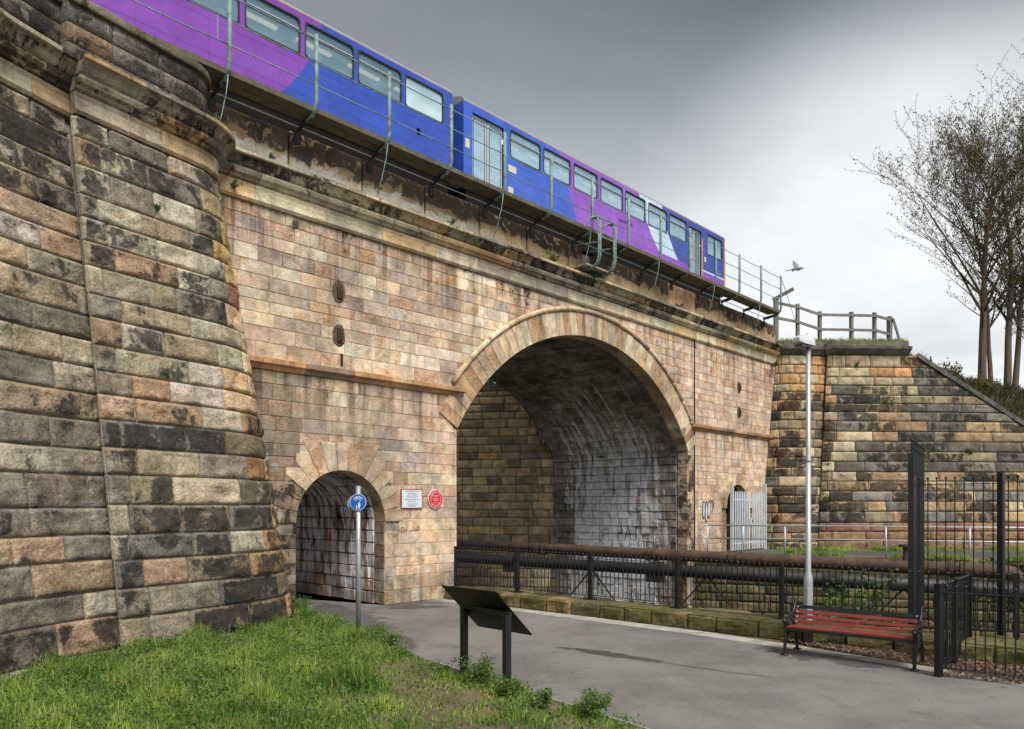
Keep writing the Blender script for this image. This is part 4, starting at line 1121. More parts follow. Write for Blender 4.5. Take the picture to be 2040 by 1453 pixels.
# ------------------------------------------------------------------ walkway with bracketed railing along the parapet
M_green = simple('flaking_green_paint', (.22, .34, .33), .6, var=.35, nscale=9, bump=.4, dirt=(.11, .055, .035), dirt_amt=.75)
M_plank = simple('mossy_walkway_plank', (.125, .105, .07), .9, var=.5, nscale=5, bump=.6, dirt=(.17, .16, .07), dirt_amt=.6)
M_iron = simple('black_bracket_iron', (.02, .019, .018), .6, var=.4, nscale=8, bump=.3)
walk = thing('walkway', 'timber walkway with green-painted bracket railing bolted along the outside of the bridge parapet', 'walkway', tuple(Wp(8, -.4, 9.9)), ANG)
sp0 = -5.60 + .05
wl = lambda s_, o_, z_: (s_ - 8, -o_ + .4, z_ - 9.9)
posts = [-3.88 + 1.767 * i for i in range(14)]
RO = .62
for i, s_ in enumerate(posts):
    if i == 6: pass
    pts_ = [(.28, 9.83), (.40, 9.85), (.50, 9.90), (.58, 9.97), (RO, 10.10), (RO, 10.6), (RO, 11.40)]
    mb = MB(); mb.tube([wl(s_, o_, z_) for o_, z_ in pts_], .042, 8, flat=1.0); po = mb.build('railing_post', M_green, walk, smooth=True)
    mb = MB(); mb.bar(wl(s_, .45, 9.865), wl(s_, -.12, 9.80), .05, .10); mb.bar(wl(s_, -.09, 9.82), wl(s_, -.09, 9.50), .05, .02); mb.box(wl(s_, -.075, 9.6), (.14, .03, .22)); mb.build('bracket', M_iron, walk)
for z_ in (11.30, 10.86, 10.42):
    for a, b in zip([posts[0] - 1.767] + posts, posts):
        dz = rnd.uniform(-.01, .01)
        mb = MB(); mb.tube([wl(a, RO, z_), wl((a + b) / 2, RO, z_ - .012 + dz), wl(b, RO, z_)], .013, 6); mb.build('rail', M_green, walk, smooth=True)
mb = MB(); mb.tube([wl(posts[0] - .22, RO, 10.86), wl(posts[0] - .22, RO, 10.42)], .013, 6); mb.tube([wl(posts[0] - .22, RO, 10.42), wl(posts[0], RO, 10.42)], .013, 6); mb.tube([wl(posts[0] - .22, RO, 10.86), wl(posts[0], RO, 10.86)], .013, 6); mb.build('end_loop', M_green, walk)
for a, b in zip([posts[0] - 1.767] + posts, posts):
    for o_, w_ in ((.18, .22), (.42, .22)):
        dz = rnd.uniform(-.008, .008)
        mb = MB(); c = wl((a + b) / 2, o_, 9.945 + dz); mb.box(c, (b - a - .012, w_, .05)); mb.build('plank', M_plank, walk)
    mb = MB(); c = wl((a + b) / 2, .545, 9.97); mb.box(c, (b - a - .008, .022, .10)); mb.build('edge_board', M_plank, walk)
for a, b in zip(posts, posts[1:]):                       # conduit under the walkway
    pass
mb = MB(); mb.tube([wl(-4.2, .02, 9.80), wl(19.3, .02, 9.80)], .014, 6); mb.build('conduit', M_galv, walk)
# end stay
mb = MB(); mb.tube([wl(posts[-1], RO, 11.35), wl(posts[-1] + 2.5, RO - .3, 9.6)], .010, 6); mb.build('stay_wire', M_iron, walk)
for i in (0, 2, 4, 6, 8, 10, 12):                       # drooping earth wires
    s_ = posts[i]; mb = MB()
    mb.tube([wl(s_, .58, 9.95), wl(s_ - .02, .54, 9.6), wl(s_ - .07, .46, 9.2), wl(s_ - .12, .36, 8.85)], .011, 5); mb.build('earth_wire', M_green, walk, smooth=True)
# refuge frame
M_wood = simple('weathered_board', (.30, .28, .20), .9, var=.4, nscale=10, bump=.5)
ref = thing('access_frame', 'green steel hook-topped access frame hanging in the gap of the parapet', 'frame', tuple(Wp(7.05, -.6, 8.85)), ANG)
rl_ = lambda s_, o_, z_: (s_ - 7.05, -o_ + .6, z_ - 8.85)
for s_ in (6.70, 7.42):
    for ds in (0, .085):
        mb = MB(); mb.tube([rl_(s_ + ds, .66, 10.26), rl_(s_ + ds, .80, 10.24), rl_(s_ + ds, .86, 10.12), rl_(s_ + ds, .86, 9.2), rl_(s_ + ds, .80, 8.98), rl_(s_ + ds, .60, 8.88), rl_(s_ + ds, .1, 8.86)], .026, 8); mb.build('upright', M_green, ref, smooth=True)
    mb = MB(); mb.tube([rl_(s_ + .04 - .44 * math.sin(a), .84 - .2 * a / 1.57, 9.86 + .40 * math.cos(a)) for a in np.linspace(0, 1.57, 8)], .02, 6); mb.build('hook', M_green, ref, smooth=True)
for z_, dz in ((10.24, 0), (9.72, 0)):
    mb = MB(); mb.tube([rl_(6.70, .86, z_), rl_(7.5, .86, z_)], .02, 6); mb.build('crossbar', M_green, ref)
for s_ in (6.72, 7.45):
    mb = MB(); mb.tube([rl_(s_, .84, 9.55), rl_(s_ - .1, .05, 9.62)], .018, 6); mb.build('stay', M_green, ref)
for o_ in (.12, .33, .54):
    MB().box(rl_(7.05, o_, 8.93), (1.25, .19, .05)).build('board', M_wood, ref)
for z_ in (9.08, 9.26, 9.44, 9.62): MB().box(rl_(6.95, -.42, z_), (.95, .03, .165)).build('board', M_wood, ref)

# ------------------------------------------------------------------ train
def livery(name, front):
    m, t, b = newmat(name); tc = t.node('ShaderNodeTexCoord').outputs['Object']
    x, y, z = t.sep(tc)
    PUR, BLU, LBL, WHT = (.25, .075, .45), (.040, .095, .50), (.58, .72, .88), (.7, .72, .76)
    def inside(cx, cz, r):
        d = t.math('SQRT', t.math('ADD', t.math('POWER', t.math('SUBTRACT', x, cx), 2.0), t.math('POWER', t.math('SUBTRACT', z, cz), 2.0)))
        return t.ss(d, r + .015, r - .015)
    if front: BLU = (.055, .135, .62); PUR = (.30, .10, .56)
    if not front: c = t.mix(inside(-4.5, 14.5, 4.27), BLU, PUR)
    else:
        c = t.mix(t.ss(t.math('ADD', x, t.math('MULTIPLY', t.math('SUBTRACT', z, 12.4), .50)), 8.93, 8.97), BLU, PUR)
        c = t.mix(inside(17.2, 15.4, 4.62), c, LBL)
        c = t.mix(inside(18.3, 14.8, 4.0), c, (.055, .095, .42))
        low = t.math('MULTIPLY', t.ss(z, 11.80, 11.77), t.ss(x, 9.3, 9.4)); c = t.mix(low, c, PUR)
        c = t.mix(t.math('MULTIPLY', t.math('MULTIPLY', t.ss(z, 11.88, 11.86), t.ss(z, 11.79, 11.81)), t.ss(x, 17.4, 17.5)), c, LBL)
    # waist lines and top strip
    for zz_ in (11.72, 12.44):
        ln_ = t.math('MULTIPLY', t.ss(z, zz_ - .008, zz_), t.ss(z, zz_ + .012, zz_ + .004)); c = t.mix(t.math('MULTIPLY', ln_, .6), c, (.02, .02, .05))
    c = t.mix(t.ss(z, 13.585, 13.595), c, (.42, .20, .22)); c = t.mix(t.ss(z, 13.61, 13.62), c, (.30, .33, .36))
    n = t.noise(tc, 1.2, 6, .65); c = t.mix(1.0, c, t.rng(n, .3, .7, .72, 1.15), 'MULTIPLY')
    pm = t.math('ABSOLUTE', t.math('SUBTRACT', t.math('FRACT', t.math('DIVIDE', t.math('ADD', x, .10), 1.4775)), .5))
    c = t.mix(t.math('MULTIPLY', t.math('MULTIPLY', t.ss(pm, .4965, .4985), t.ss(z, 12.5, 12.45)), .55), c, (.015, .015, .03))
    dr_ = t.noise(t.vmath('MULTIPLY', tc, (7, 1, .35)), 1.6, 5, .65); c = t.mix(t.math('MULTIPLY', t.ss(dr_, .52, .72), .35), c, (.10, .09, .10))
    gr_ = t.noise(t.vmath('MULTIPLY', tc, (3, 3, .4)), 2.5, 4, .6); c = t.mix(t.math('MULTIPLY', t.ss(z, 11.7, 11.0), t.rng(gr_, .3, .7, .25, .8)), c, (.04, .032, .03))
    t.put(b.inputs['Base Color'], c); b.inputs['Roughness'].default_value = .28; b.inputs['Coat Weight'].default_value = .25; b.inputs['Coat Roughness'].default_value = .15
    return m
M_livR, M_livF = livery('rear_car_livery', False), livery('front_car_livery', True)
def glass_mat(name, c, rough=.06, alpha=1.0):
    m, t, b = newmat(name); tc = t.node('ShaderNodeTexCoord').outputs['Object']
    n = t.noise(t.vmath('MULTIPLY', tc, (1.2, 1, 3.5)), 1.3, 4, .6)
    cc = t.mix(t.ss(n, .35, .70), (*c, 1), (c[0] * 1.3, c[1] * 1.25, c[2] * 1.2, 1))
    x, y, z = t.sep(tc); cc = t.mix(t.ss(z, 13.4, 12.7), t.mix(1.0, cc, (.62, .68, .72), 'MULTIPLY'), cc)  # reflected sky put into the pane colour: cloudy tone, darker towards the top
    t.put(b.inputs['Base Color'], cc); b.inputs['Roughness'].default_value = rough; b.inputs['IOR'].default_value = 1.6
    b.inputs['Coat Weight'].default_value = .6; b.inputs['Alpha'].default_value = alpha
    return m
M_glR = glass_mat('rear_car_glass', (.20, .32, .40), alpha=.66); M_glF = glass_mat('front_car_glass', (.36, .54, .66), alpha=.8); M_glB = glass_mat('whited_glass', (.50, .66, .70))  # pale blue of both cars' panes stands in for sky seen in and through them
M_lum, t, b = newmat('lit_ceiling_light'); b.inputs['Emission Color'].default_value = (1, .86, .66, 1); b.inputs['Emission Strength'].default_value = .8
M_trim = simple('window_rubber', (.02, .022, .026), .6); M_alu = simple('bright_aluminium', (.55, .57, .60), .35, metal=.5, var=.1, bump=0)
M_door = simple('grey_door_paint', (.42, .46, .50), .35, var=.15, nscale=2, bump=0); M_yel = simple('yellow_end_paint', (.72, .34, .035), .4, var=.1, bump=0)
M_roof = simple('grey_roof', (.30, .32, .34), .6, var=.25, nscale=2, bump=.1); M_under = simple('dark_underframe', (.012, .010, .009), .9, var=.6, nscale=4, bump=.3, spec=.15)  # underframe colour taken near-black to carry the shadow below the walkway
M_sticker = simple('white_sticker', (.62, .60, .52), .5, var=.1, bump=0)
train = thing('passenger_train', 'two-car purple and blue passenger train crossing the bridge', 'train', tuple(Wp(0, 2.0, 0)), ANG)
ZB, ZS = 11.20, 13.62
def side_with_holes(x0, x1, hs, y0, sgn, mat, nm):
    """body side as a sheet with window openings and reveals"""
    xs_ = sorted({x0, x1, *[h[0] for h in hs], *[h[1] for h in hs]}); zs_ = sorted({ZB, ZS, *[h[2] for h in hs], *[h[3] for h in hs]})
    mb = MB()
    for a, b in zip(xs_, xs_[1:]):
        for c, d in zip(zs_, zs_[1:]):
            mx, mz = (a + b) / 2, (c + d) / 2
            if any(h[0] < mx < h[1] and h[2] < mz < h[3] for h in hs): continue
            f = (0, 1, 2, 3) if sgn > 0 else (3, 2, 1, 0)
            mb.add([(a, y0, c), (b, y0, c), (b, y0, d), (a, y0, d)], [f])
    for h in hs:
        yi = y0 + sgn * .035; a, b, c, d = h
        for (p, q) in (((a, c), (b, c)), ((b, c), (b, d)), ((b, d), (a, d)), ((a, d), (a, c))):
            mb.add([(p[0], y0, p[1]), (q[0], y0, q[1]), (q[0], yi, q[1]), (p[0], yi, p[1])], [(0, 1, 2, 3)])
    return mb
def rr_ring(a, b, c, d, y_, r, w_, depth):
    """rounded rectangular window frame"""
    def loop(a, b, c, d, r): 
        out = []
        for cx, cz, a0 in ((b - r, d - r, 0), (a + r, d - r, 90), (a + r, c + r, 180), (b - r, c + r, 270)):
            for k in range(5): an = R(a0 + 22.5 * k); out.append((cx + r * math.cos(an), cz + r * math.sin(an)))
        return out
    o_, i_ = loop(a, b, c, d, r * .6 + w_), loop(a + w_, b - w_, c + w_, d - w_, r)
    n = len(o_); V = [(x, y_ - depth, z) for x, z in o_] + [(x, y_ - depth, z) for x, z in i_] + [(x, y_ + .03, z) for x, z in i_]
    F = [(j, (j + 1) % n, n + (j + 1) % n, n + j) for j in range(n)] + [(n + j, n + (j + 1) % n, 2 * n + (j + 1) % n, 2 * n + j) for j in range(n)]
    mb = MB(); mb.add(V, [f[::-1] for f in F]); return mb
def window(body, a, b, c, d, glass, vent=True, y_=0.0):
    fr = rr_ring(a - .012, b + .012, c - .012, d + .012, y_, .09, .035, .006).build('window', M_trim, body)
    MB().box(((a + b) / 2, y_ + .045, (c + d) / 2), (b - a, .02, d - c)).build('pane', glass, fr)
    if vent: MB().box(((a + b) / 2, y_ + .012, d - .25), (b - a - .06, .03, .028)).build('vent_bar', M_alu, fr)
def roof(x0, x1, body, round_end=0):
    pr_ = [(0, ZS), (.03, ZS + .05), (.12, ZS + .12), (.4, ZS + .22), (.9, ZS + .30), (1.35, ZS + .32), (1.8, ZS + .30), (2.3, ZS + .22), (2.58, ZS + .12), (2.67, ZS + .05), (2.70, ZS)]
    xs_ = [x0, x1 - .5, x1 - .25, x1 - .08, x1] if round_end else [x0, x1]; sh = [0, 0, .03, .10, .22] if round_end else [0, 0]
    mb = MB(); k = len(pr_)
    mb.add([(x, y, ZS + (z - ZS) * (1 - s_ * 3)) for x, s_ in zip(xs_, sh) for y, z in pr_], [(i * k + j, i * k + j + 1, (i + 1) * k + j + 1, (i + 1) * k + j) for i in range(len(xs_) - 1) for j in range(k - 1)] + [tuple(range(k)), tuple(range((len(xs_) - 1) * k, len(xs_) * k))[::-1]])
    mb.build('roof', M_roof, body, smooth=False)
WZ = (12.63, 13.45)
# rear car
x0, x1 = -11.7, 3.82
wins = [(-.77 - 1.475 * k, .57 - 1.475 * k) for k in range(6)]
wl_ = [(a, b, *WZ) for a, b in wins] + [(.70, 2.04, *WZ), (2.17, 3.48, *WZ), (2.55, 2.68, 12.02, 12.20)]
body = side_with_holes(x0, x1, wl_, 0, 1, M_livR, 'body').build('rear_car_body', M_livR, train)
far = side_with_holes(x0, x1, [], 2.70, -1, M_livR, 'b').build('far_side', M_livR, train)
for h in wl_[:-1]: window(body, *h, M_glB if h[0] == 2.17 else M_glR, vent=h[0] != 2.17)
MB().box((2.615, .03, 12.11), (.12, .02, .17)).build('vent', M_under, body)
for xe in (x0, x1): mb = MB(); mb.box((xe - .02 * (1 if xe > 0 else -1), 1.35, (ZB + ZS) / 2), (.04, 2.69, ZS - ZB)); mb.build('car_end', M_under if xe < 0 else M_livR, train)
roof(x0, x1, train)
MB().box((4.03, 1.35, 12.3), (.40, 1.3, 2.5)).build('gangway', M_under, train)
MB().box((4.03, .35, 11.3), (.40, .25, .3)).build('coupling', M_under, train)
# front car
x0, x1 = 4.24, 19.45
fw = [(6.14, 7.50), (7.66, 8.98), (9.16, 10.44), (10.64, 11.92), (12.09, 13.36), (13.57, 14.84), (15.02, 16.28)]
doors = [(4.58, 5.86, 11.30, 13.38), (16.44, 17.46, 11.30, 13.38)]
hl_ = [(a, b, *WZ) for a, b in fw] + doors + [(17.93, 19.16, 12.58, 13.43)]
body = side_with_holes(x0, x1, hl_, 0, 1, M_livF, 'b').build('front_car_body', M_livF, train)
side_with_holes(x0, x1, [], 2.70, -1, M_livF, 'b').build('far_side', M_livF, train)
for h in hl_[:7]: window(body, *h, M_glF)
window(body, *hl_[-1], M_glF, vent=False); MB().box((18.55, .02, 13.0), (.03, .03, .8)).build('window_bar', M_trim, body)
for (a, b, c, d) in doors:
    m_ = (a + b) / 2
    for p, q in ((a, m_ - .01), (m_ + .01, b)):
        dr = MB().box(((p + q) / 2, .09, (c + d) / 2), (q - p, .03, d - c)).build('door', M_door, body)
        fr = rr_ring(p + .09, q - .07, c + .28, d - .10, .07, .07, .02, .002).build('door_window', M_trim, dr)
        # glass belongs to the door
        MB().box(((p + q) / 2 + .01, .071, (c + d) / 2 + .09), (q - p - .2, .006, d - c - .42)).build('door_glass', M_glR if a > 10 and p > a + .1 else M_glF, dr)
    MB().box((b + .05, -.006, 12.35), (.09, .012, 1.55)).build('grab_strip', M_yel, body)
MB().box((x0 + .02, 1.35, (ZB + ZS) / 2), (.04, 2.69, ZS - ZB)).build('car_end', M_livF, train)
# yellow nose with a curved corner
mb = MB(); pr_ = [(x1, 0), (x1 + .10, .03), (x1 + .2, .15), (x1 + .28, .5), (x1 + .30, 1.35), (x1 + .28, 2.2), (x1 + .2, 2.55), (x1 + .10, 2.67), (x1, 2.70)]
k = len(pr_); zz2 = [(ZB, 0), (12.5, 0), (13.2, -.03), (13.45, -.08), (ZS, -.14)]
mb.add([(x + (dx if i_ not in (0, k - 1) else 0), y, z) for z, dx in zz2 for i_, (x, y) in enumerate(pr_)], [(i * k + j, i * k + j + 1, (i + 1) * k + j + 1, (i + 1) * k + j) for i in range(4) for j in range(k - 1)])
mb.build('yellow_front', M_yel, train, smooth=False)
MB().box((x1 - .05, -.005, 12.35), (.09, .01, 2.5)).build('yellow_corner', M_yel, train)
roof(x0, x1, train, 1)
for x_, z_, w_, h_ in ((6.22, 12.28, .34, .2), (4.38, 12.42, .16, .26), (6.15, 11.62, .22, .22), (17.75, 12.32, .14, .2), (16.6, 12.2, .1, .2)):
    MB().box((x_, -.006, z_), (w_, .008, h_)).build('sticker', M_sticker, body)
MB().box((4.9 + 2.1, -.006, 11.45), (.12, .008, .09)).build('sticker', M_sticker, body)
text_part('northern', .20, body, M_under, (12.1, -.004, 12.30), (R(90), 0, 0), extrude=.001, sx=1.2)
text_part('142089', .10, body, M_sticker, (18.9, -.004, 11.98), (R(90), 0, 0), extrude=.001)
# interiors seen through the windows: seat backs and ceiling lights
M_seat = simple('dark_blue_seat', (.02, .025, .06), .9, var=.2, bump=0); M_ceil = simple('pale_ceiling', (.45, .44, .40), .8, var=.1, bump=0)
for a, b in ((-11.0, 3.6), (6.2, 16.2)):
    MB().box(((a + b) / 2, 1.35, 13.55), (b - a, 2.5, .03)).build('ceiling', M_ceil, train)
    for x_ in np.arange(a + .6, b - .3, 1.48):
        for y_ in (.62, 2.1): MB().box((x_, y_, 12.35), (.14, .9, 1.1)).build('seat_back', M_seat, train)
        MB().box((x_, .8, 13.50), (.95, .10, .05)).build('ceiling_light', M_lum, train)
# underframes, wheels
for a, b in ((-11.5, 3.7), (4.4, 19.2)):
    MB().box(((a + b) / 2, 1.35, 10.97), (b - a, 2.55, .45)).build('underframe', M_under, train)
    for x_ in (a + 3.2, b - 3.2):
        for y_ in (.55, 2.1):
            mb = MB(); mb.tube([(x_, y_, 10.55), (x_, y_ + .12, 10.55)], .42, 20); mb.build('wheel', M_under, train)
    for x_ in np.arange(a + 4.6, b - 4.6, 1.7):
        MB().box((x_, .45, 10.62), (1.1, .5, .45)).build('equipment_box', M_under, train)
# rails under the train
M_rail = simple('rail_steel', (.14, .10, .08), .5, metal=.5)
trk = thing('railway_track', 'steel rails on dark ballast under the train on top of the bridge', 'track', tuple(Wp(4, 3.3, 9.7)), ANG)
for y_ in (-.72, .72): MB().box((0, y_, .33), (44, .07, .15)).build('rail', M_rail, trk)
MB().box((0, 0, .10), (44, 2.9, .2)).build('ballast', M_mortd, trk)

# ------------------------------------------------------------------ signs and plaques
M_post = simple('grey_post', (.46, .50, .54), .35, metal=.55, var=.12, nscale=4, bump=.03)
M_blue = simple('blue_sign_face', (.008, .125, .50), .3, var=.05, bump=0); M_wht = simple('white_sign_face', (.78, .80, .82), .4, var=.04, bump=0); M_grey = simple('grey_sign_back', (.22, .27, .27), .6)
sg = thing('cycle_path_sign', 'round blue sign with cycle and walkers on a grey pole in the grass', 'sign', (-2.475, 12.13, 0.0))
mb = MB(); mb.tube([(0, 0, -.05), (0, 0, 2.52)], .040, 16); mb.build('pole', M_post, sg, smooth=True)
def disc(r, y0, y1, n=36): 
    mb = MB(); V = [(r * math.cos(2 * math.pi * j / n), y, r * math.sin(2 * math.pi * j / n)) for y in (y0, y1) for j in range(n)]
    mb.add(V, [tuple(range(n)), tuple(range(2 * n - 1, n - 1, -1))] + [((j + 1) % n, j, n + j, n + (j + 1) % n) for j in range(n)]); return mb
face = bpy.data.objects.new('sign_face', disc(.135, -.056, -.052).build('sign_face', M_wht).data)
for o in list(bpy.data.objects):
    if o.name.startswith('sign_face') and o is not face: bpy.data.objects.remove(o)
face.name = 'sign_face'; col.objects.link(face); face.parent = sg; face.location = (.012, 0, 2.26); face.rotation_euler = (0, 0, R(-6))
disc(.127, -.058, -.0565).build('blue_field', M_blue, face)
def fig(pts, w=.006, tubes=True, nm='symbol'):
    mb = MB(); mb.tube([(x, -.0595, z) for x, z in pts], w, 5, flat=.35); return mb.build(nm, M_wht, face)
for cx in (-.042, .042): fig([(cx + .026 * math.cos(a), .052 + .026 * math.sin(a)) for a in np.linspace(0, 2 * math.pi, 15)], .0042, nm='bicycle_symbol')
fig([(-.042, .052), (-.022, .085), (.026, .085), (.0, .052), (-.022, .085), (-.030, .097)], .004, nm='bicycle_symbol'); fig([(-.042, .052), (0, .052)], .004, nm='bicycle_symbol'); fig([(.042, .052), (.024, .09), (.012, .098)], .004, nm='bicycle_symbol')
def person(x, z, s_):
    mb = MB(); pr_ = [(-.012, 0), (-.013, .045), (-.020, .05), (-.020, .085), (-.013, .098), (.013, .098), (.020, .085), (.020, .05), (.013, .045), (.012, 0), (.002, 0), (0, .045), (-.002, 0)]
    mb.add([(x + a * s_, -.0592, z + b * s_) for a, b in pr_], [tuple(range(len(pr_)))[::-1]])
    mb.add([(x + .011 * s_ * math.cos(a), -.0592, z + (.112 + .011 * math.sin(a)) * s_) for a in np.linspace(0, 2 * math.pi, 10)[:-1]], [tuple(range(9))]); return mb.build('walker_symbol', M_wht, face)
person(.020, -.112, .95); person(-.022, -.112, .52)
back = disc(.135, .050, .056).build('rear_sign_face', M_grey, sg); back.location = (-.035, .0, 2.235); back.rotation_euler = (0, 0, R(20))
for z_ in (2.20, 2.32):
    MB().box((0, -.046, z_), (.10, .012, .02)).build('bracket', M_post, sg)
# plaques on the wall
M_maroon = simple('maroon_paint', (.30, .015, .045), .45, var=.1, bump=0); M_plq = simple('pale_plaque', (.66, .73, .78), .4, var=.05, bump=0); M_ink = simple('ink_text', (.03, .04, .08), .6, var=0, bump=0)
M_redp = simple('red_enamel', (.62, .012, .02), .3, var=.05, bump=0)
pq = thing('bridge_notice', 'white rectangular bridge notice with maroon border, left of the red plaque', 'plaque', tuple(Wp(.74, -.02, 2.36)), ANG)
MB().box((0, -.008, 0), (.62, .016, .45)).build('border', M_maroon, pq); MB().box((0, -.018, 0), (.575, .006, .405)).build('panel', M_plq, pq)
for tx, sz_, z_ in (('THIS IS BRIDGE DAR 12', .040, .165), ('Skerne Bridge', .045, .110), ('In case of any vehicle striking this bridge', .022, .065), ('please telephone without delay', .022, .037), ('The RAIL AUTHORITY on', .040, -.015), ('01904 718171', .044, -.065), ('as the safety of trains may be affected', .022, -.115), ('please quote the bridge number', .022, -.145), ('and give your name', .022, -.172)):
    text_part(tx, sz_, pq, M_ink, (0, -.0225, z_), (R(90), 0, 0), extrude=.0005)
pr2 = thing('heritage_plaque', 'round red heritage plaque with white writing beside the white notice', 'plaque', tuple(Wp(1.45, -.02, 2.36)), ANG)
disc(.225, -.022, 0).build('rim', M_wht, pr2); disc(.212, -.026, -.0225).build('red_field', M_redp, pr2)
for r_ in (.150,):
    mb = MB(); mb.tube([(r_ * math.cos(a), -.027, r_ * math.sin(a)) for a in np.linspace(0, 2 * math.pi, 40)], .004, 5); mb.build('ring', M_wht, pr2)
for tx, sz_, z_ in (('SKERNE BRIDGE', .028, .075), ('1825', .026, .048), ('The oldest railway', .022, .012), ('bridge in continuous', .022, -.012), ('use in the world', .022, -.036), ('Ignatius Bonomi', .022, -.085)):
    text_part(tx, sz_, pr2, M_wht, (0, -.027, z_), (R(90), 0, 0), extrude=.0005)
def arc_text(txt, r_, a_mid, step, up, parent, mat, size):
    for i, ch in enumerate(txt):
        if ch == ' ': continue
        off = (i - (len(txt) - 1) / 2) * step; an = a_mid - off if up else a_mid + off
        text_part(ch, size, parent, mat, (r_ * math.cos(an), -.027, r_ * math.sin(an)), (R(90), -(an - math.pi / 2) if up else -(an + math.pi / 2), 0), extrude=.0005)
arc_text('TRANSPORT TRUST', .180, R(90), R(8.5), True, pr2, M_wht, .040)
arc_text('HERITAGE SITE', .180, R(270), R(8.5), False, pr2, M_wht, .036)

# ------------------------------------------------------------------ lamp post
M_lamp = simple('galvanised_column', (.50, .53, .56), .4, metal=.45, var=.12, nscale=3, bump=.03)
lp = thing('street_lamp', 'grey galvanised street lamp column behind the red bench', 'street lamp', (4.73, 12.02, 0))
mb = MB(); mb.lathe((0, 0, 0), [(.072, 0), (.072, .26)], 18); mb.build('base_sleeve', M_blk, lp, smooth=False)
mb = MB(); mb.lathe((0, 0, 0), [(.070, .26), (.070, 1.02), (.062, 1.08), (.042, 1.16), (.040, 2.9)], 20); mb.build('lower_column', M_lamp, lp, smooth=True)
mb = MB(); mb.lathe((0, 0, 0), [(.044, 2.9), (.044, 2.93), (.037, 2.95), (.036, 4.78)], 18); mb.build('upper_column', M_lamp, lp, smooth=True)
mb = MB(); mb.box((.0, -.071, .62), (.085, .008, .55)); mb.build('access_door', M_lamp, lp)
mb = MB(); mb.box((.045, -.02, 2.86), (.07, .03, .03)); mb.tube([(.08, -.03, 2.86), (.08, .03, 2.86)], .02, 8); mb.build('clamp', M_lamp, lp)
M_lhead = simple('pale_lamp_housing', (.62, .64, .66), .4, var=.1, bump=0); M_lglass = simple('lamp_diffuser', (.10, .10, .10), .15, var=.2, bump=0)
# lantern: tapered housing pointing left and a little to the camera
V = []; sec = [(.06, .085, -.01, .15), (-.07, .11, -.015, .165), (-.20, .10, -.005, .145), (-.30, .065, .03, .09)]
for x_, w_, zb_, zt_ in sec:
    V += [(x_, -w_, 4.76 + zb_), (x_, w_, 4.76 + zb_), (x_, w_, 4.76 + zb_ + .05), (x_, w_ * .6, 4.76 + zt_), (x_, -w_ * .6, 4.76 + zt_), (x_, -w_, 4.76 + zb_ + .05)]
F = [(i * 6 + j, i * 6 + (j + 1) % 6, (i + 1) * 6 + (j + 1) % 6, (i + 1) * 6 + j) for i in range(3) for j in range(6)] + [tuple(range(6))[::-1], tuple(range(18, 24))]
mb = MB(); mb.add(V, F); hd = mb.build('lamp_head', M_lhead, lp); hd.rotation_euler = (0, 0, R(32))
g_ = MB().box((-.12, 0, 4.735), (.22, .15, .04)).build('diffuser', M_lglass, hd)
mb = MB(); mb.lathe((-.02, 0, 4.90), [(.018, 0), (.022, .02), (.01, .05)], 10); mb.build('photocell', M_under, hd)

# ------------------------------------------------------------------ bench
M_slat = simple('red_stained_slat', (.235, .042, .034), .45, var=.25, nscale=8, bump=.15)
bz = math.atan2(-.624, .782)
bn = thing('park_bench', 'park bench with red slats and black scrolled cast iron ends', 'bench', (4.02, 11.10, 0), bz)
BL = 1.715
def cubic(pts, n=8):
    out = []; P = [Vector(pts[0])] + [Vector(p) for p in pts] + [Vector(pts[-1])]
    for i in range(1, len(P) - 2):
        for k in range(n):
            t_ = k / n; a, b, c, d = P[i - 1], P[i], P[i + 1], P[i + 2]
            out.append(.5 * ((2 * b) + (c - a) * t_ + (2 * a - 5 * b + 4 * c - d) * t_ ** 2 + (3 * b - a - 3 * c + d) * t_ ** 3))
    out.append(Vector(pts[-1])); return out
for x_ in (0.0, BL):
    mb = MB(); Z = lambda y, z: (x_, y, z)
    def limb(pts, w, f=1.7): 
        mb.tube(cubic([Z(*p) for p in pts]), w, 6, flat=1.0)
    limb([(0, .02), (.02, .25), (.03, .40), (-.005, .50)], .024)
    limb([(-.04, .50), (-.01, .535), (.15, .55), (.33, .585), (.42, .66), (.50, .80)], .022)
    limb([(.56, .02), (.52, .22), (.42, .36), (.40, .45), (.43, .56)], .024)
    limb([(.04, .39), (.2, .375), (.42, .40)], .020)
    limb([(.02, .12), (.10, .24), (.25, .29), (.42, .25), (.54, .10)], .016)
    for cy, cz, rr_ in ((.22, .465, .07), (.31, .50, .04), (.14, .46, .045), (.22, .33, .045), (.34, .33, .035), (.11, .32, .03)):
        mb.tube([Z(cy + rr_ * (1 - .1 * k / 6) * math.cos(k), cz + rr_ * (1 - .1 * k / 6) * math.sin(k)) for k in np.linspace(0, 6.28, 13)], .010, 5)
    mb.box((x_, 0, .012), (.09, .10, .024)); mb.box((x_, .56, .012), (.09, .10, .024))
    mb.lathe((x_, -.035, .505), sphere_prof(.03), 8)
    mb.build('end_frame', M_blk, bn, smooth=True)
back_pts = [(.475, .70), (.448, .63), (.424, .558), (.402, .487)]
for i, (y_, z_) in enumerate(back_pts):
    mb = MB(); mb.bar((.02, y_ - .02, z_ - .025), (BL - .02, y_ - .02, z_ - .025), .022, .048, up=(0, .33, 1)); sl_ = mb.build('top_rail' if i == 0 else 'back_slat', M_blk if i == 0 else M_slat, bn)
    for x_ in (.05, BL - .05):
        mb = MB(); mb.lathe((0, 0, 0), sphere_prof(.013, 4), 8); bo = mb.build('bolt', M_galv, sl_); bo.location = (x_, y_ - .036, z_ - .028)
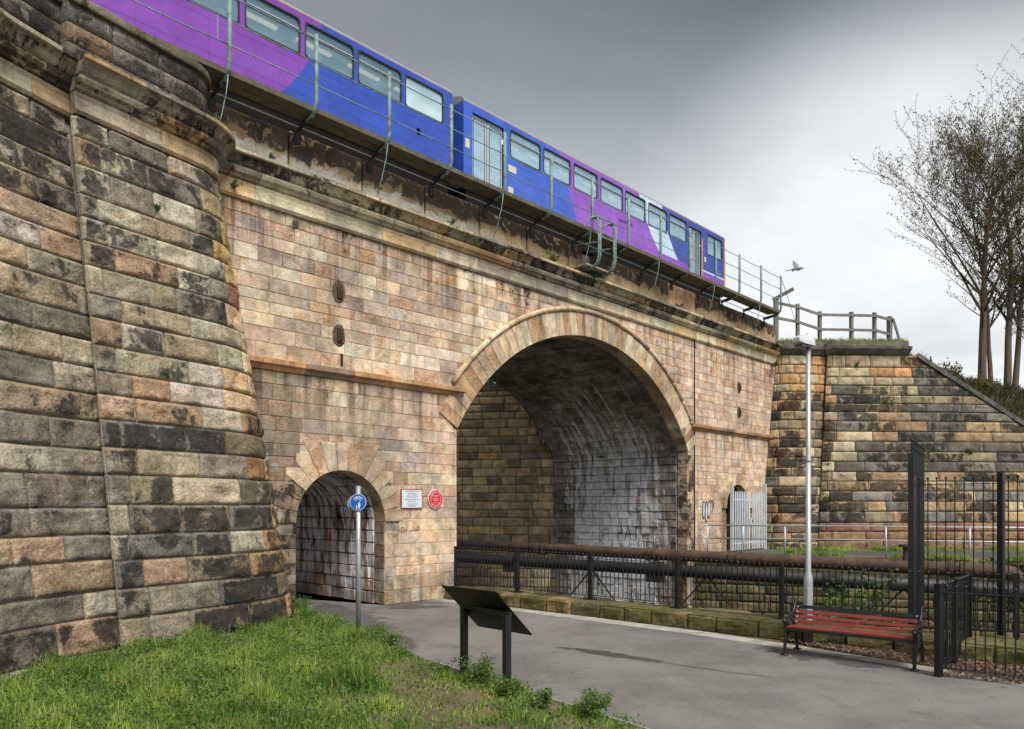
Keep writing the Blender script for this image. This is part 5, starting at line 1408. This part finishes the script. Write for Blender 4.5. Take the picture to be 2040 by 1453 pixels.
for i in range(5):
    mb = MB(); mb.bar((.02, .06 + i * .078, .412 - .004 * i), (BL - .02, .06 + i * .078, .412 - .004 * i), .066, .026); mb.build('seat_slat', M_slat, bn)
mb = MB(); mb.bar((.02, .02, .385), (BL - .02, .02, .385), .02, .04); mb.build('front_rail', M_blk, bn)

# ------------------------------------------------------------------ interpretation board
ib = thing('information_board', 'tilted black information board on two square legs at the grass edge, seen from behind', 'information board', (-.3, 9.03, 0))
M_gloss = simple('glossy_black_panel', (.008, .009, .008), .25, var=.2, nscale=3, bump=.02, spec=.15)
for p in ((-.60, 9.43), (-.06, 8.64)):
    mb = MB(); mb.box((p[0], p[1], .45), (.075, .075, 1.0), math.atan2(-.79, .54)); mb.build('leg', M_blk, ib, world=True)
A_, B_, C__, D_ = Vector((-.853, 9.16, 1.23)), Vector((-.187, 8.50, 1.23)), Vector((.235, 8.93, .67)), Vector((-.425, 9.58, .67))
nrm_ = (B_ - A_).cross(D_ - A_).normalized(); th_ = nrm_ * .008
mb = MB(); mb.add([A_ - th_, B_ - th_, C__ - th_, D_ - th_, A_ + th_, B_ + th_, C__ + th_, D_ + th_], [(0, 1, 2, 3), (7, 6, 5, 4), (1, 0, 4, 5), (2, 1, 5, 6), (3, 2, 6, 7), (0, 3, 7, 4)]); mb.build('panel', M_gloss, ib, world=True)
lowz = Vector((0, 0, -.05))
mb = MB(); mb.bar(Vector((-.62, 9.40, .955)), Vector((-.02, 8.62, .955)), .05, .05); mb.build('cross_bar', M_blk, ib, world=True)

# ------------------------------------------------------------------ embankment, post and rail fence, tree
emb = MB(); ex = [12.5, 14.5, 16.6, 18, 20, 22, 24, 27, 31, 40, 60]; prof = {12.5: (9.02, 9.5), 14.5: (9.02, 9.5), 16.6: (8.55, 9.2), 18: (7.5, 8.5), 20: (6.2, 8.1), 22: (4.9, 7.8), 24: (3.7, 7.5), 27: (1.8, 7.1), 31: (.5, 6.8), 40: (.5, 6.6), 60: (.5, 6.5)}
V = []; ey = [(0, 0), (.25, .30), (.6, .75), (1, 1)]
for x_ in ex:
    zf, zk = prof[x_]; yf = 31.45 + max(0, x_ - 17) * .075
    for f, g in ey: V.append((x_, yf + 3.2 * f, zf + (zk - zf) * g + (.1 * noise.noise(Vector((x_, f * 3, 0))) if f else 0)))
    V.append((x_, yf + 30, zk - 1.0))
k = 5; emb.add(V, [(i * k + j, (i + 1) * k + j, (i + 1) * k + j + 1, i * k + j + 1) for i in range(len(ex) - 1) for j in range(k - 1)])
M_emb = simple('embankment_grass', (.06, .065, .025), .95, var=.5, nscale=1.5, bump=.8, dirt=(.10, .075, .04), dirt_amt=.8, coord='Object')
o = emb.build('embankment', M_emb, smooth=True); o['kind'] = 'structure'
M_grail = simple('weathered_grey_timber', (.20, .19, .175), .85, var=.35, nscale=6, bump=.4)
def PU(u, v, Y): return Vector(((u - 1020) / 1500 * Y, Y, 2.2 + (1008 - v) / 1500 * Y))
pf = thing('timber_fence', 'grey post and rail fence on top of the wing wall, right of the walkway', 'fence', tuple(PU(1660, 675, 33)))
fpst = [(1546, 597, 32.0), (1589, 606, 32.6), (1633, 621, 33.0), (1696, 622, 33.0), (1742, 623, 33.0), (1772, 631, 33.0)]
tops = []
for i, (u, v, Y) in enumerate(fpst):
    p = PU(u, v, Y); tops.append(p); w_ = .13 if i not in (0, 5) else .17
    mb = MB(); mb.box((p.x, p.y, (p.z + 8.9) / 2), (w_, w_, p.z - 8.9), .1 * i); mb.build('post', M_grail, pf, world=True)
for a, b in zip(tops, tops[1:]):
    for dz in (.16, .80):
        mb = MB(); mb.bar(a + Vector((0, -.08, -dz)), b + Vector((0, -.08, -dz)), .05, .11); mb.build('rail', M_grail, pf, world=True)
a = tops[0]; mb = MB(); mb.bar(a + Vector((-.15, 0, -.02)), a + Vector((.62, -.35, .36)), .06, .14); mb.build('brace', M_grail, pf, world=True)
a = tops[-1]; mb = MB(); mb.bar(a + Vector((.1, -.1, -.1)), a + Vector((.42, -.1, -1.15)), .08, .08); mb.build('brace', M_grail, pf, world=True)

M_bark = simple('grey_brown_bark', (.12, .088, .064), .9, var=.5, nscale=9, bump=.8)
def leaf_mat(name, c1, c2, tr=.35):
    m, t, b = newmat(name); g = t.node('ShaderNodeNewGeometry'); rn = g.outputs['Random Per Island']
    c = t.mix(rn, (*c1, 1), (*c2, 1)); t.put(b.inputs['Base Color'], c); b.inputs['Roughness'].default_value = .6
    b.inputs['Specular IOR Level'].default_value = .3
    tl = t.node('ShaderNodeBsdfTranslucent'); t.put(tl.inputs[0], c); mx = t.node('ShaderNodeMixShader'); mx.inputs[0].default_value = tr
    out = t.n['Material Output']; t.l.new(b.outputs[0], mx.inputs[1]); t.l.new(tl.outputs[0], mx.inputs[2]); t.l.new(mx.outputs[0], out.inputs[0]); return m
M_bud = leaf_mat('spring_leaf', (.07, .07, .02), (.20, .18, .05))
M_leaf = leaf_mat('green_leaf', (.04, .085, .016), (.13, .22, .045))
M_weed = leaf_mat('weed_leaf', (.07, .14, .03), (.20, .31, .07))
def leaf_cloud(name, pts, size, mat, parent, rr, world=True, aspect=.55):
    """pts: Nx3 array; one folded quad per point"""
    pts = np.asarray(pts, float); n = len(pts); rs = np.random.RandomState(rr)
    u = rs.normal(size=(n, 3)); u /= np.linalg.norm(u, axis=1)[:, None]; w_ = rs.normal(size=(n, 3)); v = np.cross(u, w_); v /= np.linalg.norm(v, axis=1)[:, None]
    s_ = (size * rs.uniform(.6, 1.3, n))[:, None]
    if parent is not None and world:
        inv = np.array(root_mat(parent).inverted()); pts = pts @ inv[:3, :3].T + inv[:3, 3]
    V = np.stack([pts - u * s_, pts + v * s_ * aspect, pts + u * s_, pts - v * s_ * aspect], 1).reshape(-1, 3)
    F = np.arange(4 * n).reshape(n, 4)
    return npmesh(name, V, F, mat, parent)
def grow(rr, start, dirv, length, rad, depth, segs, tips, maxd, up=.12, spread=.55):
    p = Vector(start); d = Vector(dirv).normalized(); k = 14 if depth == 0 else (5 if depth == 1 else 4)
    pts = [p.copy()]; rads = [rad]; wob = (.055, .12, .16, .2)[min(3, depth)]
    for i in range(k):
        d = (d + Vector((rr.uniform(-1, 1), rr.uniform(-1, 1), rr.uniform(-1, 1))) * wob + Vector((0, 0, up * (.3 if depth == 0 else 1.0)))).normalized()
        p = p + d * length / k; pts.append(p.copy()); f = (i + 1) / k; rads.append(max(.007, rad * (1 - .80 * f)))
        if depth < maxd and f > (.30 if depth == 0 else .18):
            for _ in range(2 if (depth == 0 or rr.random() < .55) else 1):
                a = rr.uniform(0, 6.283); hz = Vector((math.cos(a), math.sin(a), 0))
                nd = (d * .75 + hz * spread * rr.uniform(.8, 1.25) + Vector((0, 0, .22))).normalized()
                if depth == 0: L = length * (.13 + .40 * math.sin(math.pi * min(1, (f - .18) / .86)) ** .8) * rr.uniform(.7, 1.1)
                else: L = length * rr.uniform(.34, .55)
                grow(rr, p, nd, L, max(.008, rads[-1] * .5), depth + 1, segs, tips, maxd, up, spread)
    segs.append((pts, rads, depth))
    if depth >= maxd: tips.extend([tuple(q) for q in pts[1:]])
def tree_from(root, seed, stems, maxd, bark, leafm, leaf_size, leaf_per, jitter, up=.12, spread=.55, crown_name='crown'):
    rr = random.Random(seed); tips = []; twig = MB()
    for st_, dv, ln_, rd in stems:
        segs = []; grow(rr, st_, dv, ln_, rd, 0, segs, tips, maxd, up, spread)
        tr = MB()
        for pts_, rads_, dp in segs:
            (tr if dp == 0 else twig).tube(pts_, rads_, 9 if dp == 0 else (6 if dp == 1 else 3), cap=False)
        tr.build('trunk', bark, root, world=True, smooth=True)
    twig.build('branches', bark, root, world=True)
    rs = np.random.RandomState(seed); T = np.array(tips); T = np.repeat(T, leaf_per, 0); T += rs.normal(size=T.shape) * jitter
    leaf_cloud(crown_name, T, leaf_size, leafm, root, seed)
    return len(tips)
tr1 = thing('tree', 'tall many-stemmed tree just coming into leaf on the embankment above the falling coping', 'tree', (22.3, 36, 6.9))
b0 = Vector((22.2, 36, 7.0))
b0 = Vector((23.9, 36.4, 6.8))
n_t = tree_from(tr1, 33, [(b0 + Vector((-1.1, 0, 0)), (-.03, 0, 1), 10.9, .22), (b0 + Vector((-.6, .3, 0)), (.03, .05, 1), 11.4, .13), (b0 + Vector((.0, 0, 0)), (.05, -.02, 1), 12.0, .19), (b0 + Vector((.6, .2, -.2)), (.42, 0, .9), 8.4, .12), (b0 + Vector((.35, .0, -.1)), (.17, .1, 1), 11.8, .16)], 3, M_bark, M_bud, .05, 2, .06, up=.09, spread=.86)
tr2 = thing('tree', 'greener tree at the right edge, partly cut by the frame, behind the bare one', 'tree', (27.5, 37, 6.6))
tree_from(tr2, 9, [(Vector((27.6, 37, 6.5)), (-.02, 0, 1), 8.5, .2), (Vector((28.3, 37.4, 6.5)), (-.2, 0, 1), 7.5, .16)], 2, M_bark, M_leaf, .075, 14, .25)
rr = random.Random(4)
def shrub(name, label, cat, c, rx, ry, rz, n, leaf, mat, seed, group=None, stems=8):
    root = thing(name, label, cat, c, 0, group); rs = np.random.RandomState(seed); r_ = random.Random(seed)
    mb = MB(); P = []
    for i in range(stems):
        a = r_.uniform(0, 6.28); e = Vector((math.cos(a) * rx * r_.uniform(.2, .9), math.sin(a) * ry * r_.uniform(.2, .9), rz * r_.uniform(.5, 1)))
        pts_ = [Vector((0, 0, 0)), e * .5 + Vector((0, 0, rz * .12)), e]
        mb.tube(pts_, [.012 * rz + .003, .008 * rz + .002, .002], 4, cap=False)
        k = n // stems; tt_ = rs.uniform(.25, 1.05, k)[:, None]; base_ = np.array(pts_[0])[None] * (1 - tt_) + np.array(e)[None] * tt_
        P.append(base_ + rs.normal(size=(k, 3)) * np.array([rx, ry, rz]) * .16 * (1.1 - .5 * tt_))
    mb.build('stems', M_bark, root); leaf_cloud('leaves', np.concatenate(P), leaf, mat, root, seed, world=False); return root
for i, (x_, z_, s_, lb) in enumerate(((19.4, 7.9, .8, 'thin leafless bramble on the embankment nearest the fence'), (21.2, 7.5, .7, 'brown scrub at the left foot of the tall tree'), (24.4, 6.8, 1.3, 'green-brown shrub at the right foot of the tall tree'), (26.4, 6.0, 1.5, 'dense shrub at the right edge behind the falling coping'), (23.4, 5.9, 1.0, 'low scrub just behind the falling coping below the tall tree'))):
    shrub('shrub', lb, 'shrub', (x_, 33.2 + .5 * (i % 2), z_ - .3), 1.0 * s_, .8 * s_, 1.2 * s_, 500 + int(700 * (i > 1)), .06, M_leaf if i > 1 else M_bud, 60 + i, stems=12)
bt = thing('tree', 'distant green tree glimpsed over the brown wall through the big arch', 'tree', (-3.0, 46, .5))
tree_from(bt, 15, [(Vector((-3.0, 46, .5)), (.05, 0, 1), 10.5, .3)], 2, M_bark, M_leaf, .13, 16, .4)

# ------------------------------------------------------------------ pigeon
M_pig = simple('pigeon_grey', (.20, .23, .28), .7, var=.3, nscale=12, bump=.1); M_pigd = simple('pigeon_dark_wing', (.07, .08, .10), .7, var=.3, nscale=12, bump=.1)
pc = PU(1588, 536, 20.0); bird = thing('pigeon', 'grey pigeon in flight against the clouds', 'bird', tuple(pc))
mb = MB(); mb.tube([(-.20, 0, -.035), (-.14, 0, -.02), (-.05, 0, 0), (.04, 0, .005), (.10, 0, .015), (.135, 0, .02), (.16, 0, .018), (.178, 0, .012)], [.008, .022, .045, .050, .034, .026, .016, .002], 12); mb.build('body', M_pig, bird, smooth=True)
def wing(tipx, tipy, tipz, mat):
    mb = MB(); R0_, R1_ = Vector((.06, 0, .02)), Vector((-.08, 0, .01)); T_ = Vector((tipx, tipy, tipz)); m1 = R0_.lerp(T_, .5) + Vector((.03, 0, .015)); m2 = R1_.lerp(T_, .5) + Vector((-.03, 0, 0))
    up = Vector((0, .006, .004)); pts_ = [R0_, m1, T_, m2, R1_]
    mb.add([p + up for p in pts_] + [p - up for p in pts_], [(0, 1, 3, 4), (1, 2, 3), (9, 8, 6, 5), (8, 7, 6)] + [(i, (i + 1) % 5, 5 + (i + 1) % 5, 5 + i) for i in range(5)]); mb.build('wing', mat, bird)
wing(-.06, .12, .27, M_pig); wing(-.19, -.16, -.13, M_pigd)
mb = MB(); mb.add([(-.18, -.012, -.03), (-.18, .012, -.03), (-.30, .05, -.06), (-.31, 0, -.065), (-.30, -.05, -.06), (-.18, 0, -.042)], [(0, 1, 2, 3, 4), (5, 4, 3), (5, 3, 2), (0, 4, 5), (1, 5, 2)]); mb.build('tail', M_pigd, bird)

# ------------------------------------------------------------------ grass, weeds, litter
M_grass = leaf_mat('grass_blades', (.045, .085, .012), (.16, .235, .045), tr=.4)
def grass_mat2():
    m, t, b = newmat('grass_tinted'); at = t.node('ShaderNodeAttribute', attribute_name='tint')
    c = at.outputs['Color']; t.put(b.inputs['Base Color'], c); b.inputs['Roughness'].default_value = .55; b.inputs['Specular IOR Level'].default_value = .3
    tl = t.node('ShaderNodeBsdfTranslucent'); t.put(tl.inputs[0], c); mx = t.node('ShaderNodeMixShader'); mx.inputs[0].default_value = .35
    out = t.n['Material Output']; t.l.new(b.outputs[0], mx.inputs[1]); t.l.new(tl.outputs[0], mx.inputs[2]); t.l.new(mx.outputs[0], out.inputs[0]); return m
M_gt = grass_mat2()
def blades(name, P, H, Wd, rs, tintf, lean=.45, mat=None):
    n = len(P); a = rs.uniform(0, 6.283, n); la = rs.uniform(0, 6.283, n); ln_ = rs.uniform(.05, lean, n) * H
    dx = np.stack([np.cos(a), np.sin(a), np.zeros(n)], 1) * Wd[:, None]; lv = np.stack([np.cos(la) * ln_, np.sin(la) * ln_, np.zeros(n)], 1); up = np.zeros((n, 3)); up[:, 2] = H
    V = np.stack([P - dx, P + dx, P + lv * .35 + up * .55 + dx * .75, P + lv * .35 + up * .55 - dx * .75, P + lv + up * .92 + dx * .1], 1).reshape(-1, 3)
    b_ = np.arange(n)[:, None] * 5
    F = np.concatenate([b_ + [0, 1, 2], b_ + [0, 2, 3], b_ + [3, 2, 4]], 0)
    T = np.repeat(tintf(n, P), 5, 0)
    T = np.concatenate([T, np.ones((len(T), 1))], 1)
    return npmesh(name, V, F, mat or M_gt, tint=T)
rs = np.random.RandomState(7)
N0 = 300000
X = rs.uniform(-6.6, 2.4, N0); Y = rs.uniform(6.6, 15.8, N0)
ea = np.array(GE)
def vec_edge(X, Y):
    best = np.full(len(X), 1e9); sg_ = np.ones(len(X))
    for (ax, ay), (bx, by) in zip(GE, GE[1:]):
        dx, dy = bx - ax, by - ay; tt_ = np.clip(((X - ax) * dx + (Y - ay) * dy) / (dx * dx + dy * dy), 0, 1)
        d = np.hypot(ax + dx * tt_ - X, ay + dy * tt_ - Y); m_ = d < best; best[m_] = d[m_]; s2 = np.where((dx * (Y - ay) - dy * (X - ax)) < 0, 1, -1); sg_[m_] = s2[m_]
    return best * sg_
E = vec_edge(X, Y)
def vnoise(X, Y, f, seed):
    r = np.random.RandomState(seed); o_ = np.zeros(len(X))
    for k in range(7):
        a = r.uniform(0, 6.283); fr = f * r.uniform(.6, 1.6); o_ += np.sin(X * math.cos(a) * fr + Y * math.sin(a) * fr + r.uniform(0, 6.28))
    return o_ / 7 ** .5
nz = vnoise(X, Y, 5, 1); nz2 = vnoise(X, Y, 14, 2)
dens = np.clip((E - (.30 + 1.35 * np.clip((10.3 - Y) / 2.2, 0, 1.1)) + .45 * nz) / .7, 0, 1)
dens = np.maximum(dens, .10 + .22 * (nz2 > .1))
dens = np.where(Y > 10.8, np.maximum(dens, np.clip(E / .25 + .3 * nz, 0, 1)), dens)
for cx, cy, r_ in ((-.28, 9.05, .42), (.05, 8.55, .35), (.75, 7.75, .35), (-.75, 9.5, .3), (.2, 7.6, .35), (1.05, 7.25, .25)):
    dens = np.maximum(dens, .9 * np.clip(1.3 - np.hypot(X - cx, Y - cy) / r_, 0, 1))
keep = (E > .02) & (rs.uniform(0, 1, N0) < dens)
X, Y, E, nz, nz2, dn = X[keep], Y[keep], E[keep], nz[keep], nz2[keep], dens[keep]
# nothing grows inside the wall
def wall_x(y): return np.interp(y, [6, 8.6, 9.5, 10.4, 12.2, 13.0, 13.9, 15.0, 16], [-5.95, -5.85, -5.65, -5.38, -4.25, -4.02, -3.97, -4.45, -4.6])
k2 = X > wall_x(Y) + .02; X, Y, E, nz, nz2, dn = X[k2], Y[k2], E[k2], nz[k2], nz2[k2], dn[k2]
Zg = np.minimum(.16, .16 * (1 - np.exp(-E / 1.2))) - .02
P = np.stack([X, Y, Zg], 1); H = (.035 + .125 * dn * rs.uniform(.25, 1.3, len(X)) * (1 + .55 * nz + .55 * np.clip(vnoise(X, Y, 9, 21), -1, 1.4))) ; H = np.clip(H, .02, .40); Wd = rs.uniform(.0025, .006, len(X))
def gt(n, P):
    yl = np.clip(vnoise(P[:, 0], P[:, 1], 6, 15) * .9 - .2, 0, 1)[:, None]
    r = rs.uniform(0, 1, n)[:, None]; q = np.clip(.5 + .35 * vnoise(P[:, 0], P[:, 1], 3, 5) + rs.normal(0, .2, n), 0, 1)[:, None]
    c = np.array([.075, .185, .024]) * (1 - q) + np.array([.46, .58, .11]) * q
    c = c * (1 - .6 * yl) + np.array([.46, .50, .15]) * .6 * yl; dry = (rs.uniform(0, 1, n) < .09)[:, None]; return np.where(dry, np.array([.46, .42, .20]), c * (.6 + .8 * r))
o = blades('grass', P, H, Wd, rs, gt); tag(o, 'long green grass and weeds growing below the stone walls', 'grass', kind='stuff')
# broad little leaves of ground weeds among the grass
m_ = rs.uniform(0, 1, len(P)) < .24; Q = P[m_] + np.stack([rs.normal(0, .01, m_.sum()), rs.normal(0, .01, m_.sum()), H[m_] * rs.uniform(.3, 1.0, m_.sum())], 1)
o = leaf_cloud('ground_weeds', Q, .020, M_leaf, None, 31, aspect=.7); tag(o, 'small-leaved ground weeds mixed through the grass bank', 'weeds', kind='stuff')
kk = rs.choice(len(P), 900, replace=False); kk = kk[dn[kk] > .5]; cl = []
for q in kk:
    hh = rs.uniform(.06, .24); nn = int(30 + 160 * hh); c_ = P[q] + np.stack([rs.normal(0, .035 + hh * .16, nn), rs.normal(0, .035 + hh * .16, nn), hh * rs.uniform(.15, 1.05, nn)], 1); cl.append(c_)
o = leaf_cloud('weed_clumps', np.concatenate(cl), .017, M_weed, None, 32, aspect=.6); tag(o, 'bright leafy weed clumps scattered through the grass bank', 'weeds', kind='stuff')
# curled pale grass heads
kk = rs.choice(len(P), 420, replace=False); kk = kk[dn[kk] > .8]; mb = MB()
for q in kk:
    p = Vector(P[q]); a = rs.uniform(0, 6.28); h = rs.uniform(.10, .28); l = rs.uniform(.03, .09); dxy = Vector((math.cos(a), math.sin(a), 0))
    g_ = rs.uniform(.6, 1.1); mb.tube([p, p + Vector((0, 0, h)) + dxy * l * .3, p + Vector((0, 0, h * rs.uniform(1.02, 1.2))) + dxy * l * .9, p + Vector((0, 0, h * rs.uniform(.8, 1.05))) + dxy * l * rs.uniform(1.1, 1.6)], [.002, .003, .0045, .0015], 3, cap=False, tint=(.38 * g_, .46 * g_, .14 * g_, 1))
o = mb.build('seed_heads', M_gt); tag(o, 'pale curled flowering stems standing out of the grass', 'grass', kind='stuff')
# leafy weeds as plants of their own
for i, (x_, y_, s_, lb) in enumerate(((-.38, 9.0, .40, 'bushy green weed growing between the legs of the information board'), (-.05, 8.45, .24, 'small leafy weed at the foot of the right board leg'), (.30, 8.0, .24, 'upright weed beside the edging right of the board'), (-2.15, 12.0, .30, 'leafy weed clump right beside the sign pole'), (-1.85, 11.5, .28, 'weed clump at the grass edge between sign pole and board'), (-4.1, 14.6, .42, 'tall weed where the pilaster meets the path'), (-3.7, 13.7, .38, 'broad weed clump against the foot of the rounded pilaster'), (.85, 7.72, .3, 'tuft of grass leaning on the edging at the bottom of the picture'))):
    shrub('weed', lb, 'plant', (x_, y_, .05), .5 * s_ + .08, .5 * s_ + .08, s_ * .85, 1500, .015, M_weed, 100 + i, group=None, stems=26)
# ferns and tufts growing out of the masonry
def wallweed(lb, p, s_, seed): shrub('wall_plant', lb, 'plant', tuple(p), s_, s_ * .6, s_, 170, .035 * max(.5, s_ * 3), M_leaf, seed, stems=7)
wallweed('big dark fern below the steel access frame', Wp(7.05, -.32, 8.62), .36, 201)
wallweed('green tuft on the cornice left of the access frame', Wp(5.45, -.28, 8.80), .30, 202)
wallweed('small tuft on the cornice beside the first parapet joint', Wp(-2.9, -.3, 8.80), .12, 203)
wallweed('small plant hanging where the rounded pilaster meets the cornice', Wp(-3.55, -.14, 8.1), .18, 204)
wallweed('little tuft on the cornice about midway between pilaster and access frame', Wp(1.75, -.3, 8.80), .17, 205)
wallweed('plant at the foot of the parapet right of the access frame', Wp(11.9, -.3, 8.80), .2, 206)
wallweed('small plant in the corner under the far end of the cornice', Wp(19.6, -.15, 7.9), .3, 207)
for i, (u, v, yy, lb) in enumerate(((940 + 0, 0, 0, ''),)): pass
wallweed('bright weed in a joint high on the left wing wall', Vector(M_wl(3.9, 8.85, .1)), .22, 208)
wallweed('tiny fern in a joint of the left pilaster', Vector(M_pl(1.2, 6.9, .06)), .10, 209)
for i, (a, z, lb) in enumerate(((1.4, 7.9, 'tuft in the top joints of the far wing wall'), (6.2, 4.3, 'green tuft in the middle of the far wing wall'), (5.9, 8.2, ''), )):
    if lb: wallweed(lb, Vector(M_rf(a, z, .05)), .26, 210 + i)
# far bank grass strip
n = 15000; u_ = rs.uniform(.3, 17, n); m2 = rs.uniform(.05, 1, n) ** 1.4
base_y = 29.35; Xb = 7.5 + u_ * .8; Yb = np.where(rs.uniform(0, 1, n) < .55, 29.0 - .9 * m2 * (Xb > 9.9), 26.2 - (Xb - 7.0) * .36 + .6 * m2)
Yb = np.where((Xb < 10) & (Yb > 27.5), 27.2 - (Xb - 7) * .2, Yb)
o = blades('bank_grass', np.stack([Xb, Yb, np.full(n, .50)], 1), rs.uniform(.05, .2, n) * (vnoise(Xb, Yb, 2.2, 9) > -.1) + .02, rs.uniform(.008, .016, n), rs, gt); tag(o, 'low grass and moss on the far bank at the foot of the wing wall', 'grass', kind='stuff')
# grass on the coping behind the timber fence
n = 5000; Xc = rs.uniform(11.2, 16.5, n); o = blades('coping_grass', np.stack([Xc, rs.uniform(31.3, 32.2, n), np.full(n, 9.0)], 1), rs.uniform(.08, .28, n), rs.uniform(.008, .016, n), rs, gt); tag(o, 'grass growing on top of the far wing wall below the timber fence', 'grass', kind='stuff')
# embankment rough grass
n = 16000; Xc = rs.uniform(17, 30, n); fz = rs.uniform(0, 1, n); zf = np.interp(Xc, ex, [prof[q][0] for q in ex]); zk = np.interp(Xc, ex, [prof[q][1] for q in ex])
o = blades('embankment_scrub', np.stack([Xc, 31.45 + (Xc - 17) * .075 + 3.2 * fz, zf + (zk - zf) * np.interp(fz, [0, .25, .6, 1], [0, .3, .75, 1])], 1), rs.uniform(.15, .5, n), rs.uniform(.012, .024, n), rs, lambda n, P: np.where(rs.uniform(0, 1, (n, 1)) < .5, np.array([.12, .10, .05]), np.array([.07, .09, .03])) * rs.uniform(.6, 1.3, (n, 1)), lean=1.0); tag(o, 'rough dry scrub covering the embankment behind the falling coping', 'scrub', kind='stuff')
# leaf litter
M_litter = leaf_mat('dead_leaf', (.055, .030, .022), (.30, .20, .14), tr=.1)
def litter(name, lb, P, sz_, seed):
    r = np.random.RandomState(seed); n = len(P); a = r.uniform(0, 6.28, n); s_ = sz_ * r.uniform(.5, 1.4, n); tl_ = r.uniform(-.6, .6, (n, 2))
    u = np.stack([np.cos(a), np.sin(a), tl_[:, 0]], 1) * s_[:, None]; v = np.stack([-np.sin(a), np.cos(a), tl_[:, 1]], 1) * s_[:, None] * .5
    V = np.stack([P - u, P + v, P + u, P - v], 1).reshape(-1, 3); o = npmesh(name, V, np.arange(4 * n).reshape(n, 4), M_litter); tag(o, lb, 'leaf litter', kind='stuff')
n = 7000; tt_ = rs.uniform(8.3, 12.5, n); mm = .55 + rs.uniform(0, 1, n) ** 1.3 * np.interp(tt_, [8.3, 9.3, 10.5, 12.5], [.12, .45, .75, .9])
Pl = np.stack([-1.42 + .754 * tt_ - .657 * mm, 18.23 - .657 * tt_ - .754 * mm, rs.uniform(.006, .035, n)], 1)
litter('leaf_litter', 'brown dead leaves drifted under the bench against the plinth', Pl, .022, 1)
n = 9000; a_ = rs.uniform(0, 1, n); b2 = rs.uniform(0, 1, n); Pl = np.array([5.55, 9.75, 0]) + a_[:, None] * np.array([1.6, 1.6, 0]) + b2[:, None] * np.array([2.6, -1.7, 0]); Pl[:, 2] = rs.uniform(.006, .03, n)
litter('enclosure_litter', 'pale and brown dead leaves covering the ground inside the low enclosure', Pl, .024, 2)
n = 1800; Pl = np.stack([rs.uniform(-2, 6, n), rs.uniform(7.5, 15, n), np.full(n, .008)], 1); sd_ = vec_edge(Pl[:, 0], Pl[:, 1]) < 0; Pl = Pl[sd_]; md = (Pl[:, 0] + 1.42) * -.657 + (Pl[:, 1] - 18.23) * -.754; Pl = Pl[md > .6][:900]
litter('scattered_leaves', 'few dead leaves scattered on the asphalt path', Pl, .009, 3)
# shrub growing out of the river wall behind the railing
sh = shrub('shrub', 'straggly bush growing from the river wall behind the railing near the lamp post', 'shrub', (8.2, 17.6, -.9), 1.0, .6, 1.5, 900, .05, M_leaf, 301, stems=9)
shrub('shrub', 'bush seen through the tall fence at the right edge of the river', 'shrub', (11.6, 17.5, -.3), 1.2, .7, 1.3, 900, .055, M_leaf, 302, stems=10)
